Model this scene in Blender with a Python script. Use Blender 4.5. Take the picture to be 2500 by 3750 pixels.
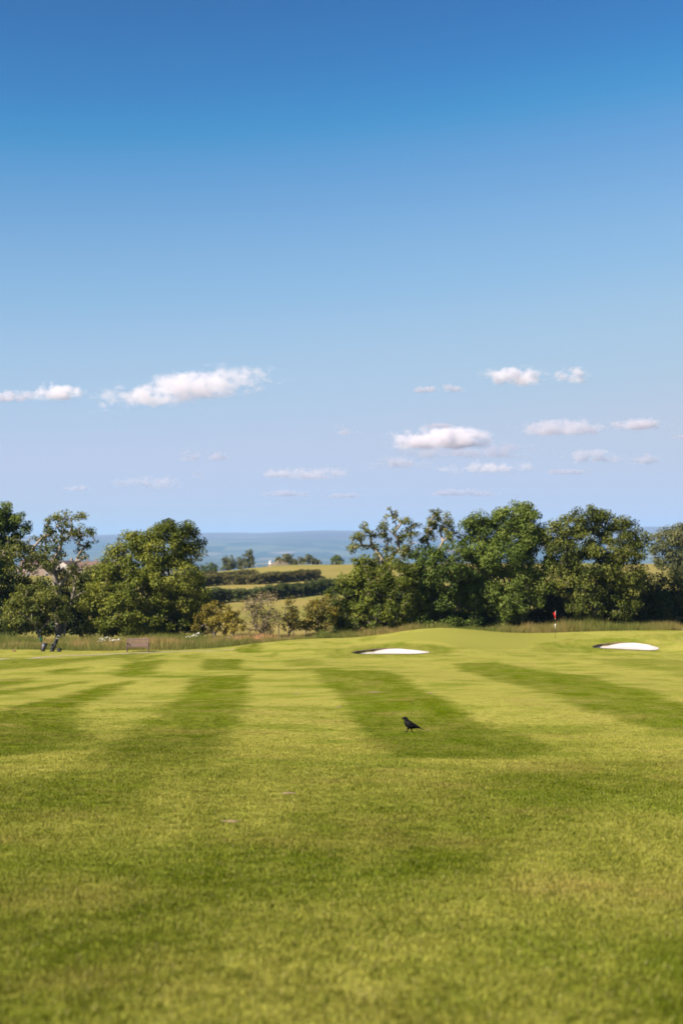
import bpy, bmesh, math, random
import numpy as np
from mathutils import Vector, Matrix

# ------------------------------------------------------------------ scene, camera, sky, sun
scene = bpy.context.scene
for o in list(bpy.data.objects):
    bpy.data.objects.remove(o, do_unlink=True)
C = scene.collection
R = math.radians

SUN_AZ = R(-122)          # measured from +Y (view direction), negative = to the left
SUN_EL = R(38)
SUN_DIR = Vector((math.sin(SUN_AZ)*math.cos(SUN_EL), math.cos(SUN_AZ)*math.cos(SUN_EL), math.sin(SUN_EL)))

cam_data = bpy.data.cameras.new("camera")
cam = bpy.data.objects.new("camera", cam_data); C.objects.link(cam)
scene.camera = cam
cam_data.sensor_fit = 'VERTICAL'; cam_data.sensor_height = 36.0; cam_data.sensor_width = 24.0
cam_data.lens = 50.0
cam_data.clip_start = 0.1; cam_data.clip_end = 120000.0
cam.location = (0, 0, 1.65)
cam.rotation_euler = (R(90) + math.atan(125.0/5208.333), 0, 0)
cam_data.dof.use_dof = True
cam_data.dof.focus_distance = 29.0
cam_data.dof.aperture_fstop = 1.6

world = bpy.data.worlds.new("World"); scene.world = world; world.use_nodes = True
wn = world.node_tree; wn.nodes.clear()
w_out = wn.nodes.new('ShaderNodeOutputWorld'); w_bg = wn.nodes.new('ShaderNodeBackground'); w_sky = wn.nodes.new('ShaderNodeTexSky')
w_sky.sky_type = 'NISHITA'; w_sky.sun_disc = False
w_sky.sun_elevation = SUN_EL; w_sky.sun_rotation = SUN_AZ % (2*math.pi)
w_sky.altitude = 0; w_sky.air_density = 1.0; w_sky.dust_density = 0.2; w_sky.ozone_density = 1.6
w_bg.inputs['Strength'].default_value = 0.05
# one even tone curve over the whole sky (the photograph's film response), per channel: sky radiance in, radiance out
w_sep = wn.nodes.new('ShaderNodeSeparateColor'); w_com = wn.nodes.new('ShaderNodeCombineColor')
wn.links.new(w_sky.outputs[0], w_sep.inputs[0])
SKY_CURVE = (((.17, .035), (.205, .055), (.215, .074), (.2225, .098), (.231, .120), (.240, .142), (.28, .220), (.33, .292), (.387, .372), (.52, .465), (.63, .525)),
             ((.25, .140), (.30, .205), (.343, .300), (.386, .366), (.44, .443), (.50, .505), (.59, .566), (.77, .595), (.9, .60)),
             ((.42, .38), (.482, .50), (.54, .615), (.593, .680), (.665, .740), (.72, .762), (.80, .755), (.90, .72), (1.1, .67)))
for i_, pts_ in enumerate(SKY_CURVE):
    a_ = wn.nodes.new('ShaderNodeMath'); a_.operation = 'MULTIPLY'; a_.inputs[1].default_value = 0.119*0.8
    f_ = wn.nodes.new('ShaderNodeFloatCurve'); cv = f_.mapping.curves[0]
    cv.points[0].location = (0, 0); cv.points[1].location = (1.0, pts_[-1][1]*1.03)
    for x_, y_ in pts_: cv.points.new(x_*0.8, y_).handle_type = 'AUTO_CLAMPED'
    f_.mapping.update()
    c_ = wn.nodes.new('ShaderNodeMath'); c_.operation = 'MULTIPLY'; c_.inputs[1].default_value = 1 / 0.1464
    wn.links.new(w_sep.outputs[i_], a_.inputs[0]); wn.links.new(a_.outputs[0], f_.inputs['Value']); wn.links.new(f_.outputs[0], c_.inputs[0]); wn.links.new(c_.outputs[0], w_com.inputs[i_])
wn.links.new(w_com.outputs[0], w_bg.inputs['Color'])
wn.links.new(w_bg.outputs[0], w_out.inputs['Surface'])

sun_data = bpy.data.lights.new("sun", 'SUN'); sun = bpy.data.objects.new("sun", sun_data); C.objects.link(sun)
sun_data.energy = 5.0; sun_data.angle = R(0.53); sun_data.color = (1.0, 0.90, 0.76)
sun.rotation_euler = SUN_DIR.to_track_quat('Z', 'Y').to_euler(); sun.location = (-60, -20, 60)

scene.view_settings.view_transform = 'Standard'; scene.view_settings.look = 'None'
scene.view_settings.exposure = 1.55; scene.view_settings.gamma = 1.0; scene.view_settings.use_curve_mapping = False
scene.render.engine = 'CYCLES'
scene.cycles.use_denoising = True
scene.cycles.max_bounces = 10; scene.cycles.diffuse_bounces = 4; scene.cycles.transmission_bounces = 5
scene.cycles.volume_bounces = 4; scene.cycles.transparent_max_bounces = 16
scene.cycles.volume_max_steps = 256

rng = np.random.default_rng(7)
random.seed(7)

F = 5208.333; CAMZ = 1.65; HOR = 2000.0
PITCH = math.atan((HOR - 1875.0) / F)
def ray(px, py):
    """direction through a photograph pixel (2500 x 3750)"""
    u = (px - 1250.0) / F; v = (1875.0 - py) / F
    c, s = math.cos(PITCH), math.sin(PITCH)
    d = np.array([u, c - v * s, s + v * c])
    return d / d[1]
def at(px, py, dist):
    return np.array([0, 0, CAMZ]) + ray(px, py) * dist
KY = np.array([-60, -20, 0, 14, 28, 45, 60, 80, 98, 108, 116, 126, 140, 170, 215, 260, 300, 330, 390, 450, 480, 560, 700, 1000, 1300.])
KZ = np.array([4.0, 1.4, 0, -1.02, -2.03, -3.05, -3.88, -4.95, -5.93, -6.18, -6.30, -6.75, -7.3, -8.1, -8.35, -8.05, -7.35, -6.55, -5.35, -4.35, -4.6, -9, -24, -48, -60.])
def _slopes(x, y):
    h = np.diff(x); d = np.diff(y) / h; m = np.zeros_like(y)
    m[0], m[-1] = d[0], d[-1]
    for i in range(1, len(x) - 1):
        m[i] = 0 if d[i-1]*d[i] <= 0 else 3*(h[i-1]+h[i]) / ((2*h[i]+h[i-1])/d[i-1] + (h[i]+2*h[i-1])/d[i])
    return m
KM = _slopes(KY, KZ)
def prof(y):
    y = np.clip(y, KY[0], KY[-1]); i = np.clip(np.searchsorted(KY, y) - 1, 0, len(KY) - 2)
    h = KY[i+1] - KY[i]; t = (y - KY[i]) / h
    return ((2*t**3-3*t**2+1)*KZ[i] + (t**3-2*t**2+t)*h*KM[i] + (-2*t**3+3*t**2)*KZ[i+1] + (t**3-t**2)*h*KM[i+1])
def sstep(a, b, x):
    t = np.clip((x - a) / (b - a), 0, 1); return t*t*(3-2*t)
def bump(x, y, cx, cy, sx, sy, amp):
    return amp * np.exp(-((x-cx)/sx)**2 - ((y-cy)/sy)**2)
# bunkers: centre x, y, half width, half depth, tilt, depth
BUNK = [(3.35, 100.0, 2.68, 2.05, -0.03, 0.36), (21.2, 107.1, 2.45, 1.6, -0.10, 0.34)]
def brad(x, y, b, k=0):
    cx, cy, a, bb, t, dp = b
    dx, dy = x - cx, y - cy
    u = (dx*math.cos(t) + dy*math.sin(t)) / a; v = (-dx*math.sin(t) + dy*math.cos(t)) / bb
    ang = np.arctan2(v, u)
    wob = 1 + 0.035*np.sin(3*ang+1.3+k) + 0.025*np.sin(5*ang+0.4+2*k) + 0.012*np.sin(11*ang+k) + 0.008*np.sin(23*ang)
    return np.sqrt(u*u + v*v) / wob, u, v
def zland(x, y):
    x = np.asarray(x, float); y = np.asarray(y, float)
    z = prof(y)
    z = z + bump(x, y, 7.6, 116.0, 6.2, 8.5, 1.13) + bump(x, y, 26.5, 116.5, 11.0, 9.0, 1.0) + bump(x, y, 16, 117, 8, 6, 0.28)
    z = z + bump(x, y, -2.6, 112.0, 3.6, 6.5, 0.34) + bump(x, y, -6, 104, 4, 5, 0.10)
    z = z + bump(x, y, 3.4, 103.2, 3.6, 2.2, 0.34) + bump(x, y, 21.4, 110.6, 3.6, 2.2, 0.16) - bump(x, y, 24.3, 105.6, 2.4, 2.4, 0.26)
    near = sstep(140, 100, y) * sstep(0, 12, y)
    z = z + near * (0.08*np.sin(0.21*x + 0.13*y) + 0.06*np.sin(0.33*y - 0.17*x + 1.0) + 0.03*np.sin(0.6*x + 0.45*y))
    far = sstep(130, 200, y) * sstep(900, 500, y)
    z = z + far * (0.012*x*sstep(520, 300, y)*0 + 0.35*np.sin(0.021*x + 0.8) + 0.25*np.sin(0.05*y + 0.03*x))
    lowleft = sstep(-10, -60, x) * sstep(280, 430, y) * sstep(1000, 600, y)
    z = z - 3.6 * lowleft
    return z
def zground(x, y):
    z = zland(x, y)
    for k, b in enumerate(BUNK):
        r, u, v = brad(np.asarray(x, float), np.asarray(y, float), b, k)
        steep = np.clip(0.5 + 0.5*(v*0.75 - u*0.8), 0, 1)
        inner = 0.93 - 0.45*(1 - steep)
        z = z - b[5] * sstep(1.0, 0, (np.clip(r, 0, 1) - inner) / (1 - inner)) * (0.55 + 0.45*steep)
    return z
def hit(px, py, lo=4.0, hi=900.0, fn=zland):
    d = ray(px, py)
    ys = np.exp(np.linspace(math.log(lo), math.log(hi), 1500))
    g = CAMZ + d[2]*ys - fn(d[0]*ys, ys)
    k = np.where(g < 0)[0]
    if len(k) == 0: return None
    k = max(k[0], 1); a, b = ys[k-1], ys[k]
    for _ in range(30):
        m = 0.5*(a+b)
        if CAMZ + d[2]*m - fn(d[0]*m, m) < 0: b = m
        else: a = m
    return np.array([d[0]*b, b, float(fn(d[0]*b, b))])
def proj(x, y, z):
    c, s = math.cos(PITCH), math.sin(PITCH); zz = z - CAMZ
    f = y*c + zz*s; v = (-y*s + zz*c) / f
    return 1250 + F*x/f, 1875 - F*v
# ------------------------------------------------------------------ helpers
def link(o, parent=None):
    C.objects.link(o)
    if parent is not None: o.parent = parent
    return o
def tag(o, label=None, cat=None, group=None, kind=None):
    if label: o['label'] = label
    if cat: o['category'] = cat
    if group: o['group'] = group
    if kind: o['kind'] = kind
    return o
def empty(name, loc, label, cat, group=None, rz=0.0):
    o = bpy.data.objects.new(name, None); o.empty_display_size = 0.2
    o.location = loc; o.rotation_euler = (0, 0, rz); link(o)
    return tag(o, label, cat, group)
def mesh_np(name, V, Fc, mat=None, parent=None, attrs=None, smooth=False):
    """V (n,3); Fc (m,k) faces of one size, or a list of such arrays"""
    V = np.asarray(V, np.float32); Fl = Fc if isinstance(Fc, list) else [Fc]
    Fl = [np.asarray(f, np.int32) for f in Fl if len(f)]
    me = bpy.data.meshes.new(name)
    me.vertices.add(len(V)); me.vertices.foreach_set('co', V.ravel())
    tot = np.concatenate([np.full(len(f), f.shape[1], np.int32) for f in Fl])
    idx = np.concatenate([f.ravel() for f in Fl])
    me.loops.add(len(idx)); me.loops.foreach_set('vertex_index', idx)
    st = np.concatenate([[0], np.cumsum(tot)[:-1]]).astype(np.int32)
    me.polygons.add(len(tot)); me.polygons.foreach_set('loop_start', st); me.polygons.foreach_set('loop_total', tot)
    if smooth: me.polygons.foreach_set('use_smooth', np.ones(len(tot), bool))
    me.update(calc_edges=True)
    for k, a in (attrs or {}).items():
        at_ = me.attributes.new(k, 'FLOAT', 'POINT'); at_.data.foreach_set('value', np.asarray(a, np.float32))
    if mat: me.materials.append(mat)
    o = bpy.data.objects.new(name, me)
    return link(o, parent)
class MB:
    """collects boxes, tubes and lofts for one mesh"""
    def __init__(s): s.v = []; s.f = []
    def add(s, V, Fs):
        n = len(s.v); s.v += [tuple(map(float, p)) for p in V]; s.f += [tuple(i+n for i in f) for f in Fs]; return s
    def box(s, c, size, rot=None):
        hx, hy, hz = [q/2 for q in size]
        P = [Vector((x*hx, y*hy, z*hz)) for z in (-1, 1) for y in (-1, 1) for x in (-1, 1)]
        if rot is not None: P = [rot @ p for p in P]
        P = [p + Vector(c) for p in P]
        return s.add(P, [(0,2,3,1), (4,5,7,6), (0,1,5,4), (2,6,7,3), (0,4,6,2), (1,3,7,5)])
    def loft(s, pts, rad, n=8, cap=True, flat=None):
        """rings round a path; rad = radius or (a, b) pairs; flat = up hint"""
        pts = [Vector(p) for p in pts]; rings = []
        for i, p in enumerate(pts):
            t = (pts[min(i+1, len(pts)-1)] - pts[max(i-1, 0)]).normalized()
            up = Vector(flat) if flat is not None else (Vector((0, 0, 1)) if abs(t.z) < 0.9 else Vector((1, 0, 0)))
            a = t.cross(up)
            a = a.normalized() if a.length > 1e-6 else Vector((1, 0, 0))
            b = a.cross(t).normalized()
            r = rad[i] if isinstance(rad, (list, tuple)) else rad
            ra, rb = r if isinstance(r, (list, tuple)) else (r, r)
            rings.append([p + a*ra*math.cos(2*math.pi*k/n) + b*rb*math.sin(2*math.pi*k/n) for k in range(n)])
        V = [q for r_ in rings for q in r_]; Fs = []
        for i in range(len(rings)-1):
            for k in range(n):
                k2 = (k+1) % n; Fs.append((i*n+k, i*n+k2, (i+1)*n+k2, (i+1)*n+k))
        if cap: Fs += [tuple(range(n-1, -1, -1)), tuple((len(rings)-1)*n+k for k in range(n))]
        return s.add(V, Fs)
    def build(s, name, mat, parent=None, smooth=False, bevel=0.0):
        me = bpy.data.meshes.new(name); me.from_pydata(s.v, [], s.f); me.update()
        if bevel:
            bm = bmesh.new(); bm.from_mesh(me)
            bmesh.ops.bevel(bm, geom=bm.edges[:], offset=bevel, segments=1, affect='EDGES'); bm.to_mesh(me); bm.free()
        if smooth:
            for p in me.polygons: p.use_smooth = True
        if mat: me.materials.append(mat)
        return link(bpy.data.objects.new(name, me), parent)

# ------------------------------------------------------------------ materials
def new_mat(name):
    m = bpy.data.materials.new(name); m.use_nodes = True
    nt = m.node_tree; nt.nodes.clear()
    out = nt.nodes.new('ShaderNodeOutputMaterial')
    return m, nt, out
def N(nt, t, **kw):
    n = nt.nodes.new(t)
    for k, v in kw.items():
        if k.startswith('_'): setattr(n, k[1:], v)
        else: n.inputs[k].default_value = v
    return n
def L(nt, a, b): nt.links.new(a, b)
def mixc(nt, fac, a, b, mode='MIX'):
    n = nt.nodes.new('ShaderNodeMix'); n.data_type = 'RGBA'; n.blend_type = mode
    for sock, v in ((n.inputs[0], fac), (n.inputs[6], a), (n.inputs[7], b)):
        if isinstance(v, bpy.types.NodeSocket): nt.links.new(v, sock)
        elif isinstance(v, (tuple, list)): sock.default_value = (*v[:3], 1)
        else: sock.default_value = v
    return n.outputs[2]
def math_(nt, op, a, b=None, clamp=False):
    n = nt.nodes.new('ShaderNodeMath'); n.operation = op; n.use_clamp = clamp
    for sock, v in ((n.inputs[0], a), (n.inputs[1], b)):
        if v is None: continue
        if isinstance(v, bpy.types.NodeSocket): nt.links.new(v, sock)
        else: sock.default_value = v
    return n.outputs[0]
def noise(nt, vec, scale, detail=3.0, rough=0.55):
    n = N(nt, 'ShaderNodeTexNoise', Scale=scale, Detail=detail, Roughness=rough); L(nt, vec, n.inputs['Vector']); return n.outputs[0]
def remap(nt, v, a, b, c=0.0, d=1.0):
    n = nt.nodes.new('ShaderNodeMapRange'); n.interpolation_type = 'SMOOTHSTEP'
    n.inputs[1].default_value = a; n.inputs[2].default_value = b; n.inputs[3].default_value = c; n.inputs[4].default_value = d
    L(nt, v, n.inputs[0]); return n.outputs[0]
def scaled(nt, vec, sx, sy, sz, rz=0.0):
    n = N(nt, 'ShaderNodeMapping'); n.inputs['Scale'].default_value = (sx, sy, sz); n.inputs['Rotation'].default_value = (0, 0, rz)
    L(nt, vec, n.inputs[0]); return n.outputs[0]
def plain(name, col, rough=0.6, metal=0.0, var=0.25, scale=6.0, bump_s=0.0, spec=0.4):
    m, nt, out = new_mat(name)
    p = N(nt, 'ShaderNodeBsdfPrincipled', Roughness=rough, Metallic=metal); p.inputs['Specular IOR Level'].default_value = spec
    tc = N(nt, 'ShaderNodeTexCoord'); n = noise(nt, tc.outputs['Object'], scale, 4)
    dark = tuple(c*(1-var) for c in col); lite = tuple(min(1, c*(1+var)) for c in col)
    L(nt, mixc(nt, n, dark, lite), p.inputs['Base Color'])
    if bump_s:
        b = N(nt, 'ShaderNodeBump', Strength=bump_s); n2 = noise(nt, tc.outputs['Object'], scale*6, 4); L(nt, n2, b.inputs['Height']); L(nt, b.outputs[0], p.inputs['Normal'])
    L(nt, p.outputs[0], out.inputs[0])
    return m
def leaf_mat(name, dark, mid, lite, trans=0.3, dry=None):
    """foliage: own colours vary leaf by leaf (attribute tint) and by clump"""
    m, nt, out = new_mat(name)
    a = N(nt, 'ShaderNodeAttribute', _attribute_name='tint')
    ramp = N(nt, 'ShaderNodeValToRGB'); cr = ramp.color_ramp
    cr.elements[0].position = 0.0; cr.elements[0].color = (*dark, 1)
    cr.elements[1].position = 1.0; cr.elements[1].color = (*lite, 1)
    e = cr.elements.new(0.5); e.color = (*mid, 1)
    if dry: e2 = cr.elements.new(0.93); e2.color = (*lite, 1); cr.elements[-1].color = (*dry, 1)
    L(nt, a.outputs['Fac'], ramp.inputs[0])
    p = N(nt, 'ShaderNodeBsdfPrincipled', Roughness=0.6); p.inputs['Specular IOR Level'].default_value = 0.12
    L(nt, ramp.outputs[0], p.inputs['Base Color'])
    t = N(nt, 'ShaderNodeBsdfTranslucent')
    L(nt, mixc(nt, 1.0, ramp.outputs[0], (1.0, 1.0, 0.45), 'MULTIPLY'), t.inputs[0])
    mx = N(nt, 'ShaderNodeMixShader', Fac=trans); L(nt, p.outputs[0], mx.inputs[1]); L(nt, t.outputs[0], mx.inputs[2])
    L(nt, mx.outputs[0], out.inputs[0])
    return m
def bark_mat(name, a, b):
    m, nt, out = new_mat(name)
    tc = N(nt, 'ShaderNodeTexCoord'); v = scaled(nt, tc.outputs['Object'], 6, 6, 1.5)
    n = noise(nt, v, 2.0, 5); p = N(nt, 'ShaderNodeBsdfPrincipled', Roughness=0.9)
    L(nt, mixc(nt, remap(nt, n, 0.35, 0.65), a, b), p.inputs['Base Color'])
    bm_ = N(nt, 'ShaderNodeBump', Strength=0.6, Distance=0.05); L(nt, n, bm_.inputs['Height']); L(nt, bm_.outputs[0], p.inputs['Normal'])
    L(nt, p.outputs[0], out.inputs[0]); return m

M = {}
HAZE_DENSITY = 6.4e-5; HAZE_COLOR = (0.31, 0.52, 0.88, 1)
# ------------------------------------------------------------------ the ground: mowing pattern as plan-view patches
def poly_plan(pts):
    out = []
    for p in pts:
        h = hit(*p)
        if h is not None: out.append(h[:2])
    return np.array(out)
def poly_mask(x, y, poly, soft):
    """1 inside, 0 outside, smooth over +-soft metres"""
    P, Q = poly, np.roll(poly, -1, 0)
    inside = np.zeros(x.shape, bool); dist = np.full(x.shape, 1e9)
    for (x0, y0), (x1, y1) in zip(P, Q):
        if y0 != y1:
            c = ((y0 > y) != (y1 > y)) & (x < (x1-x0)*(y-y0)/(y1-y0) + x0); inside ^= c
        ex, ey = x1-x0, y1-y0; t = np.clip(((x-x0)*ex + (y-y0)*ey) / max(ex*ex+ey*ey, 1e-9), 0, 1)
        dist = np.minimum(dist, np.hypot(x-x0-t*ex, y-y0-t*ey))
    return sstep(-soft, soft, np.where(inside, dist, -dist))
DARK = [  # (strength, softness m, outline)
 (1.0, .22, [(1144,2452),(1167,2489),(1213,2524),(1253,2558),(1282,2629),(1338,2693),(1410,2768),(1489,2775),(1649,2780),(1888,2784),(2047,2752),(1991,2722),(1912,2698),(1808,2667),(1720,2621),(1625,2557),(1529,2515),(1410,2456)]),
 (.95, .30, [(1657,2430),(1808,2424),(1928,2446),(2191,2481),(2350,2521),(2500,2573),(3000,2730),(3000,2830),(2500,2684),(2366,2664),(2247,2637),(2127,2597),(2047,2557),(1888,2509),(1744,2470)]),
 (.55, .8, [(2119,2412),(2300,2404),(2500,2418),(2800,2445),(2800,2545),(2500,2474),(2350,2450),(2200,2430)]),
 (.85, .35, [(1900,2796),(2250,2784),(2500,2785),(3000,2790),(3000,2960),(2500,2905),(2250,2885),(2020,2850)]),
 (.5, .4, [(1480,2890),(1750,2850),(2050,2870),(2300,2920),(2000,2960),(1700,2940)]),
 (.45, .35, [(1100,2990),(1300,2940),(1480,2960),(1350,3020),(1150,3040)]),
 (1.0, .22, [(702,2476),(917,2470),(911,2510),(913,2557),(885,2637),(845,2701),(805,2765),(757,2812),(558,2828),(380,2822),(255,2820),(319,2780),(430,2709),(478,2669),(550,2629),(606,2581),(686,2510)]),
 (1.0, .22, [(518,2490),(383,2507),(263,2539),(80,2579),(0,2603),(-300,2665),(-300,2800),(0,2776),(150,2765),(240,2749),(335,2700),(295,2669),(279,2597),(351,2563),(431,2531)]),
 (.95, .22, [(0,2528),(160,2510),(340,2490),(335,2497),(160,2523),(0,2547),(-200,2575),(-200,2552)]),
 (1.0, .3, [(-150,2505),(0,2488),(127,2481),(120,2495),(60,2511),(0,2519),(-150,2535)]),
 (1.0, .3, [(160,2456),(335,2440),(300,2455),(200,2468)]),
 (.85, .45, [(-200,2430),(0,2419),(240,2411),(420,2396),(560,2385),(560,2392),(400,2409),(250,2431),(100,2446),(0,2455),(-200,2470)]),
 (1.0, .25, [(746,2413),(889,2413),(881,2455),(738,2455)]),
 (1.0, .3, [(478,2425),(606,2417),(566,2471),(415,2475)]),
 (.9, .3, [(440,2409),(540,2399),(640,2395),(570,2404),(560,2413),(480,2424)]),
 (.8, .3, [(415,2471),(718,2474),(718,2481),(415,2478)]),
 (.8, .3, [(885,2450),(1250,2445),(1250,2451),(885,2457)]),
 (.6, .5, [(1041,2418),(1167,2408),(1225,2440),(1052,2441)]),
 (1.0, .35, [(857,2378),(905,2362),(955,2355),(958,2390),(863,2391)]),
 (.7, .4, [(915,2405),(1030,2386),(995,2407)]),
 (.7, .4, [(654,2402),(740,2390),(740,2409),(690,2412)]),
 (.6, .35, [(1185,2388),(1300,2362),(1450,2354),(1600,2362),(1680,2386),(1560,2399),(1400,2410),(1200,2410)]),
 (.55, .5, [(1930,2376),(1985,2352),(2090,2340),(2200,2335),(2330,2342),(2425,2362),(2405,2385),(2150,2392),(1960,2388)]),
 (.5, .6, [(2290,2332),(2400,2322),(2500,2328),(2500,2350),(2420,2350)]),
 (.9, .25, [(-300,2990),(0,2868),(300,2855),(520,2858),(480,2900),(200,2944),(0,2972),(-300,3080)]),
]
DARK = [(s*0.80, q*1.3, poly_plan(p)) for s, q, p in DARK]
GREEN = poly_plan([(1330,2348),(1480,2343),(1620,2352),(1720,2376),(1915,2377),(1975,2353),(2080,2338),(2268,2336),(2170,2325),(2040,2323),(1900,2319),(1750,2310),(1600,2305),(1450,2325)])
def rough_edge(x):
    return np.interp(x, [-60, -21, -15.5, -9, -5.5, -1, 3, 60], [106.2, 106.0, 106.6, 109.6, 114.8, 118.4, 119.2, 119.4]) + 0.25*np.sin(1.1*x) + 0.15*np.sin(2.7*x+1)
def zones(x, y):
    dark = np.zeros(x.shape)
    near = (y > 3) & (y < 125) & (np.abs(x) < 45)
    xs, ys = x[near], y[near]; d = np.zeros(xs.shape)
    wx = xs + 0.10*np.sin(2.1*ys+xs) + 0.06*np.sin(5.3*ys); wy = ys + 0.12*np.sin(1.7*xs)
    for s, q, p in DARK:
        if len(p) < 3: continue
        bb = (wx > p[:,0].min()-q) & (wx < p[:,0].max()+q) & (wy > p[:,1].min()-q) & (wy < p[:,1].max()+q)
        if bb.any(): d[bb] = np.maximum(d[bb], s * poly_mask(wx[bb], wy[bb], p, q))
    # nearest pass of the mower: broad diagonal swathes 2.3 m wide
    sw = 0.9*xs - 0.42*ys + 4.96 + 0.22*np.sin(0.9*ys + 0.5*xs) + 0.12*np.sin(2.3*ys - xs)
    band = 0.5 + 0.5*np.cos(sw*2*np.pi/4.6); band = sstep(0.25, 0.75, band)
    front = sstep(20.5 + 0.25*xs, 17.5 + 0.25*xs, ys)
    d = np.maximum(d*(1-0.6*front), front*(0.36 + 0.36*band))
    dark[near] = d
    green = np.zeros(x.shape); g = (y > 95) & (y < 124) & (x > -5) & (x < 30)
    green[g] = poly_mask(x[g], y[g], GREEN, 0.25)
    rough = sstep(-0.2, 0.3, y - rough_edge(x)) * sstep(131, 126, y)
    field = sstep(126, 131, y)
    return dark * (1-green) * (1-rough) * (1-field), green, rough * 1.0, field

def lines(segs):
    out = [segs[0][0]]
    for a, b, s0, s1 in segs:
        p = a; 
        while p < b - 1e-6:
            t = (p - a) / (b - a); p = min(b, p + s0 + (s1 - s0)*t); out.append(p)
    return np.array(out)
GX = np.concatenate([-lines([(26, 60, .6, 2.5), (60, 900, 4, 90)])[::-1], lines([(-26, -9, .5, .28), (-9, .3, .25, .2), (.3, 6.4, .1, .1), (6.4, 18.4, .25, .25), (18.4, 24.2, .1, .1), (24.2, 34, .3, .7)])[1:], lines([(34, 60, .8, 2.5), (60, 900, 4, 90)])[1:]])
GX = np.unique(np.round(GX, 4))
GY = lines([(-60, 2, 4, .6), (2, 60, .2, .3), (60, 97.4, .3, .3), (97.4, 102.8, .1, .1), (102.8, 105.2, .25, .2), (105.2, 110.2, .1, .1), (110.2, 122, .25, .4), (122, 170, .7, 2), (170, 520, 3, 6), (520, 1300, 9, 40)])
gx, gy = np.meshgrid(GX, GY)
gz = zground(gx, gy)
nx, ny = len(GX), len(GY)
ii = (np.arange(ny-1)[:, None]*nx + np.arange(nx-1)[None]).ravel()
gf = np.stack([ii, ii+1, ii+nx+1, ii+nx], 1)
g_dark, g_green, g_rough, g_field = zones(gx.ravel(), gy.ravel())
TURF_ATTR = ('dark', 'green', 'rough', 'field')

def turf_color(nt, pos, get):
    """colour of the short turf at a place; get(name) gives one of the zone weights"""
    n_big = noise(nt, pos, 0.35, 5, 0.6); n_mid = noise(nt, pos, 1.6, 5, 0.62); n_fine = noise(nt, pos, 9.0, 5, 0.65); n_dry = noise(nt, pos, 0.55, 5, 0.6)
    streak = noise(nt, scaled(nt, pos, 1.5, 0.30, 1.0, math.radians(25)), 1.0, 5, 0.62)
    dk = math_(nt, 'ADD', math_(nt, 'ADD', get('dark'), math_(nt, 'MULTIPLY', math_(nt, 'SUBTRACT', streak, 0.5), 1.1)), math_(nt, 'MULTIPLY', math_(nt, 'SUBTRACT', n_mid, 0.5), 1.0))
    dk = math_(nt, 'ADD', dk, math_(nt, 'MULTIPLY', math_(nt, 'SUBTRACT', n_fine, 0.5), 0.9), True)
    col = mixc(nt, dk, TURF_LIGHT, TURF_DARK)
    dry = math_(nt, 'MULTIPLY', remap(nt, n_dry, 0.48, 0.70), math_(nt, 'SUBTRACT', 0.62, math_(nt, 'MULTIPLY', get('green'), 0.55)), True)
    dry = math_(nt, 'MULTIPLY', dry, remap(nt, n_mid, 0.35, 0.65, 0.35, 1.0))
    col = mixc(nt, dry, col, TURF_DRY)
    lush = remap(nt, n_big, 0.46, 0.66, 0.0, 0.55)
    col = mixc(nt, lush, col, TURF_LUSH)
    clump = noise(nt, pos, 17.0, 3, 0.6)
    col = mixc(nt, remap(nt, clump, 0.32, 0.68), mixc(nt, 1.0, col, (0.70, 0.76, 0.6), 'MULTIPLY'), mixc(nt, 1.0, col, (1.25, 1.22, 1.1), 'MULTIPLY'))
    col = mixc(nt, get('green'), col, TURF_GREEN)
    col = mixc(nt, get('rough'), col, mixc(nt, n_mid, (0.10, 0.075, 0.03), (0.07, 0.085, 0.02)))
    return col, n_mid, n_fine
TURF_LIGHT = (0.222, 0.209, 0.060); TURF_DARK = (0.062, 0.081, 0.003); TURF_DRY = (0.215, 0.165, 0.068); TURF_LUSH = (0.078, 0.108, 0.006); TURF_GREEN = (0.178, 0.176, 0.042)

m, nt, out = new_mat('turf'); M['turf'] = m
geo = N(nt, 'ShaderNodeNewGeometry'); pos = geo.outputs['Position']
def get_v(name):
    return N(nt, 'ShaderNodeAttribute', _attribute_name=name).outputs['Fac']
col, n_mid, n_fine = turf_color(nt, pos, get_v)
speck = noise(nt, pos, 60.0, 3, 0.7)
col = mixc(nt, remap(nt, speck, 0.3, 0.75), mixc(nt, 1.0, col, (0.72, 0.74, 0.6), 'MULTIPLY'), mixc(nt, 1.0, col, (1.22, 1.2, 1.05), 'MULTIPLY'))
# the pasture beyond the trees
f_a = noise(nt, pos, 0.035, 5, 0.6); f_b = noise(nt, pos, 0.4, 4)
fcol = mixc(nt, remap(nt, f_a, 0.38, 0.62), (0.175, 0.145, 0.045), (0.12, 0.125, 0.03))
fcol = mixc(nt, remap(nt, f_b, 0.3, 0.7, 0, 0.5), fcol, (0.20, 0.150, 0.055))
col = mixc(nt, get_v('field'), col, fcol)
p = N(nt, 'ShaderNodeBsdfPrincipled', Roughness=0.75); p.inputs['Specular IOR Level'].default_value = 0.0
L(nt, col, p.inputs['Base Color'])
bmp = N(nt, 'ShaderNodeBump', Strength=0.55, Distance=0.02)
hsum = math_(nt, 'ADD', speck, math_(nt, 'MULTIPLY', n_fine, 1.5)); L(nt, hsum, bmp.inputs['Height']); L(nt, bmp.outputs[0], p.inputs['Normal'])
L(nt, p.outputs[0], out.inputs[0])

ground = mesh_np('ground', np.stack([gx.ravel(), gy.ravel(), gz.ravel()], 1), gf, M['turf'], None,
                 dict(zip(TURF_ATTR, (g_dark, g_green, g_rough, g_field))), smooth=True)
tag(ground, kind='structure')

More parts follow.
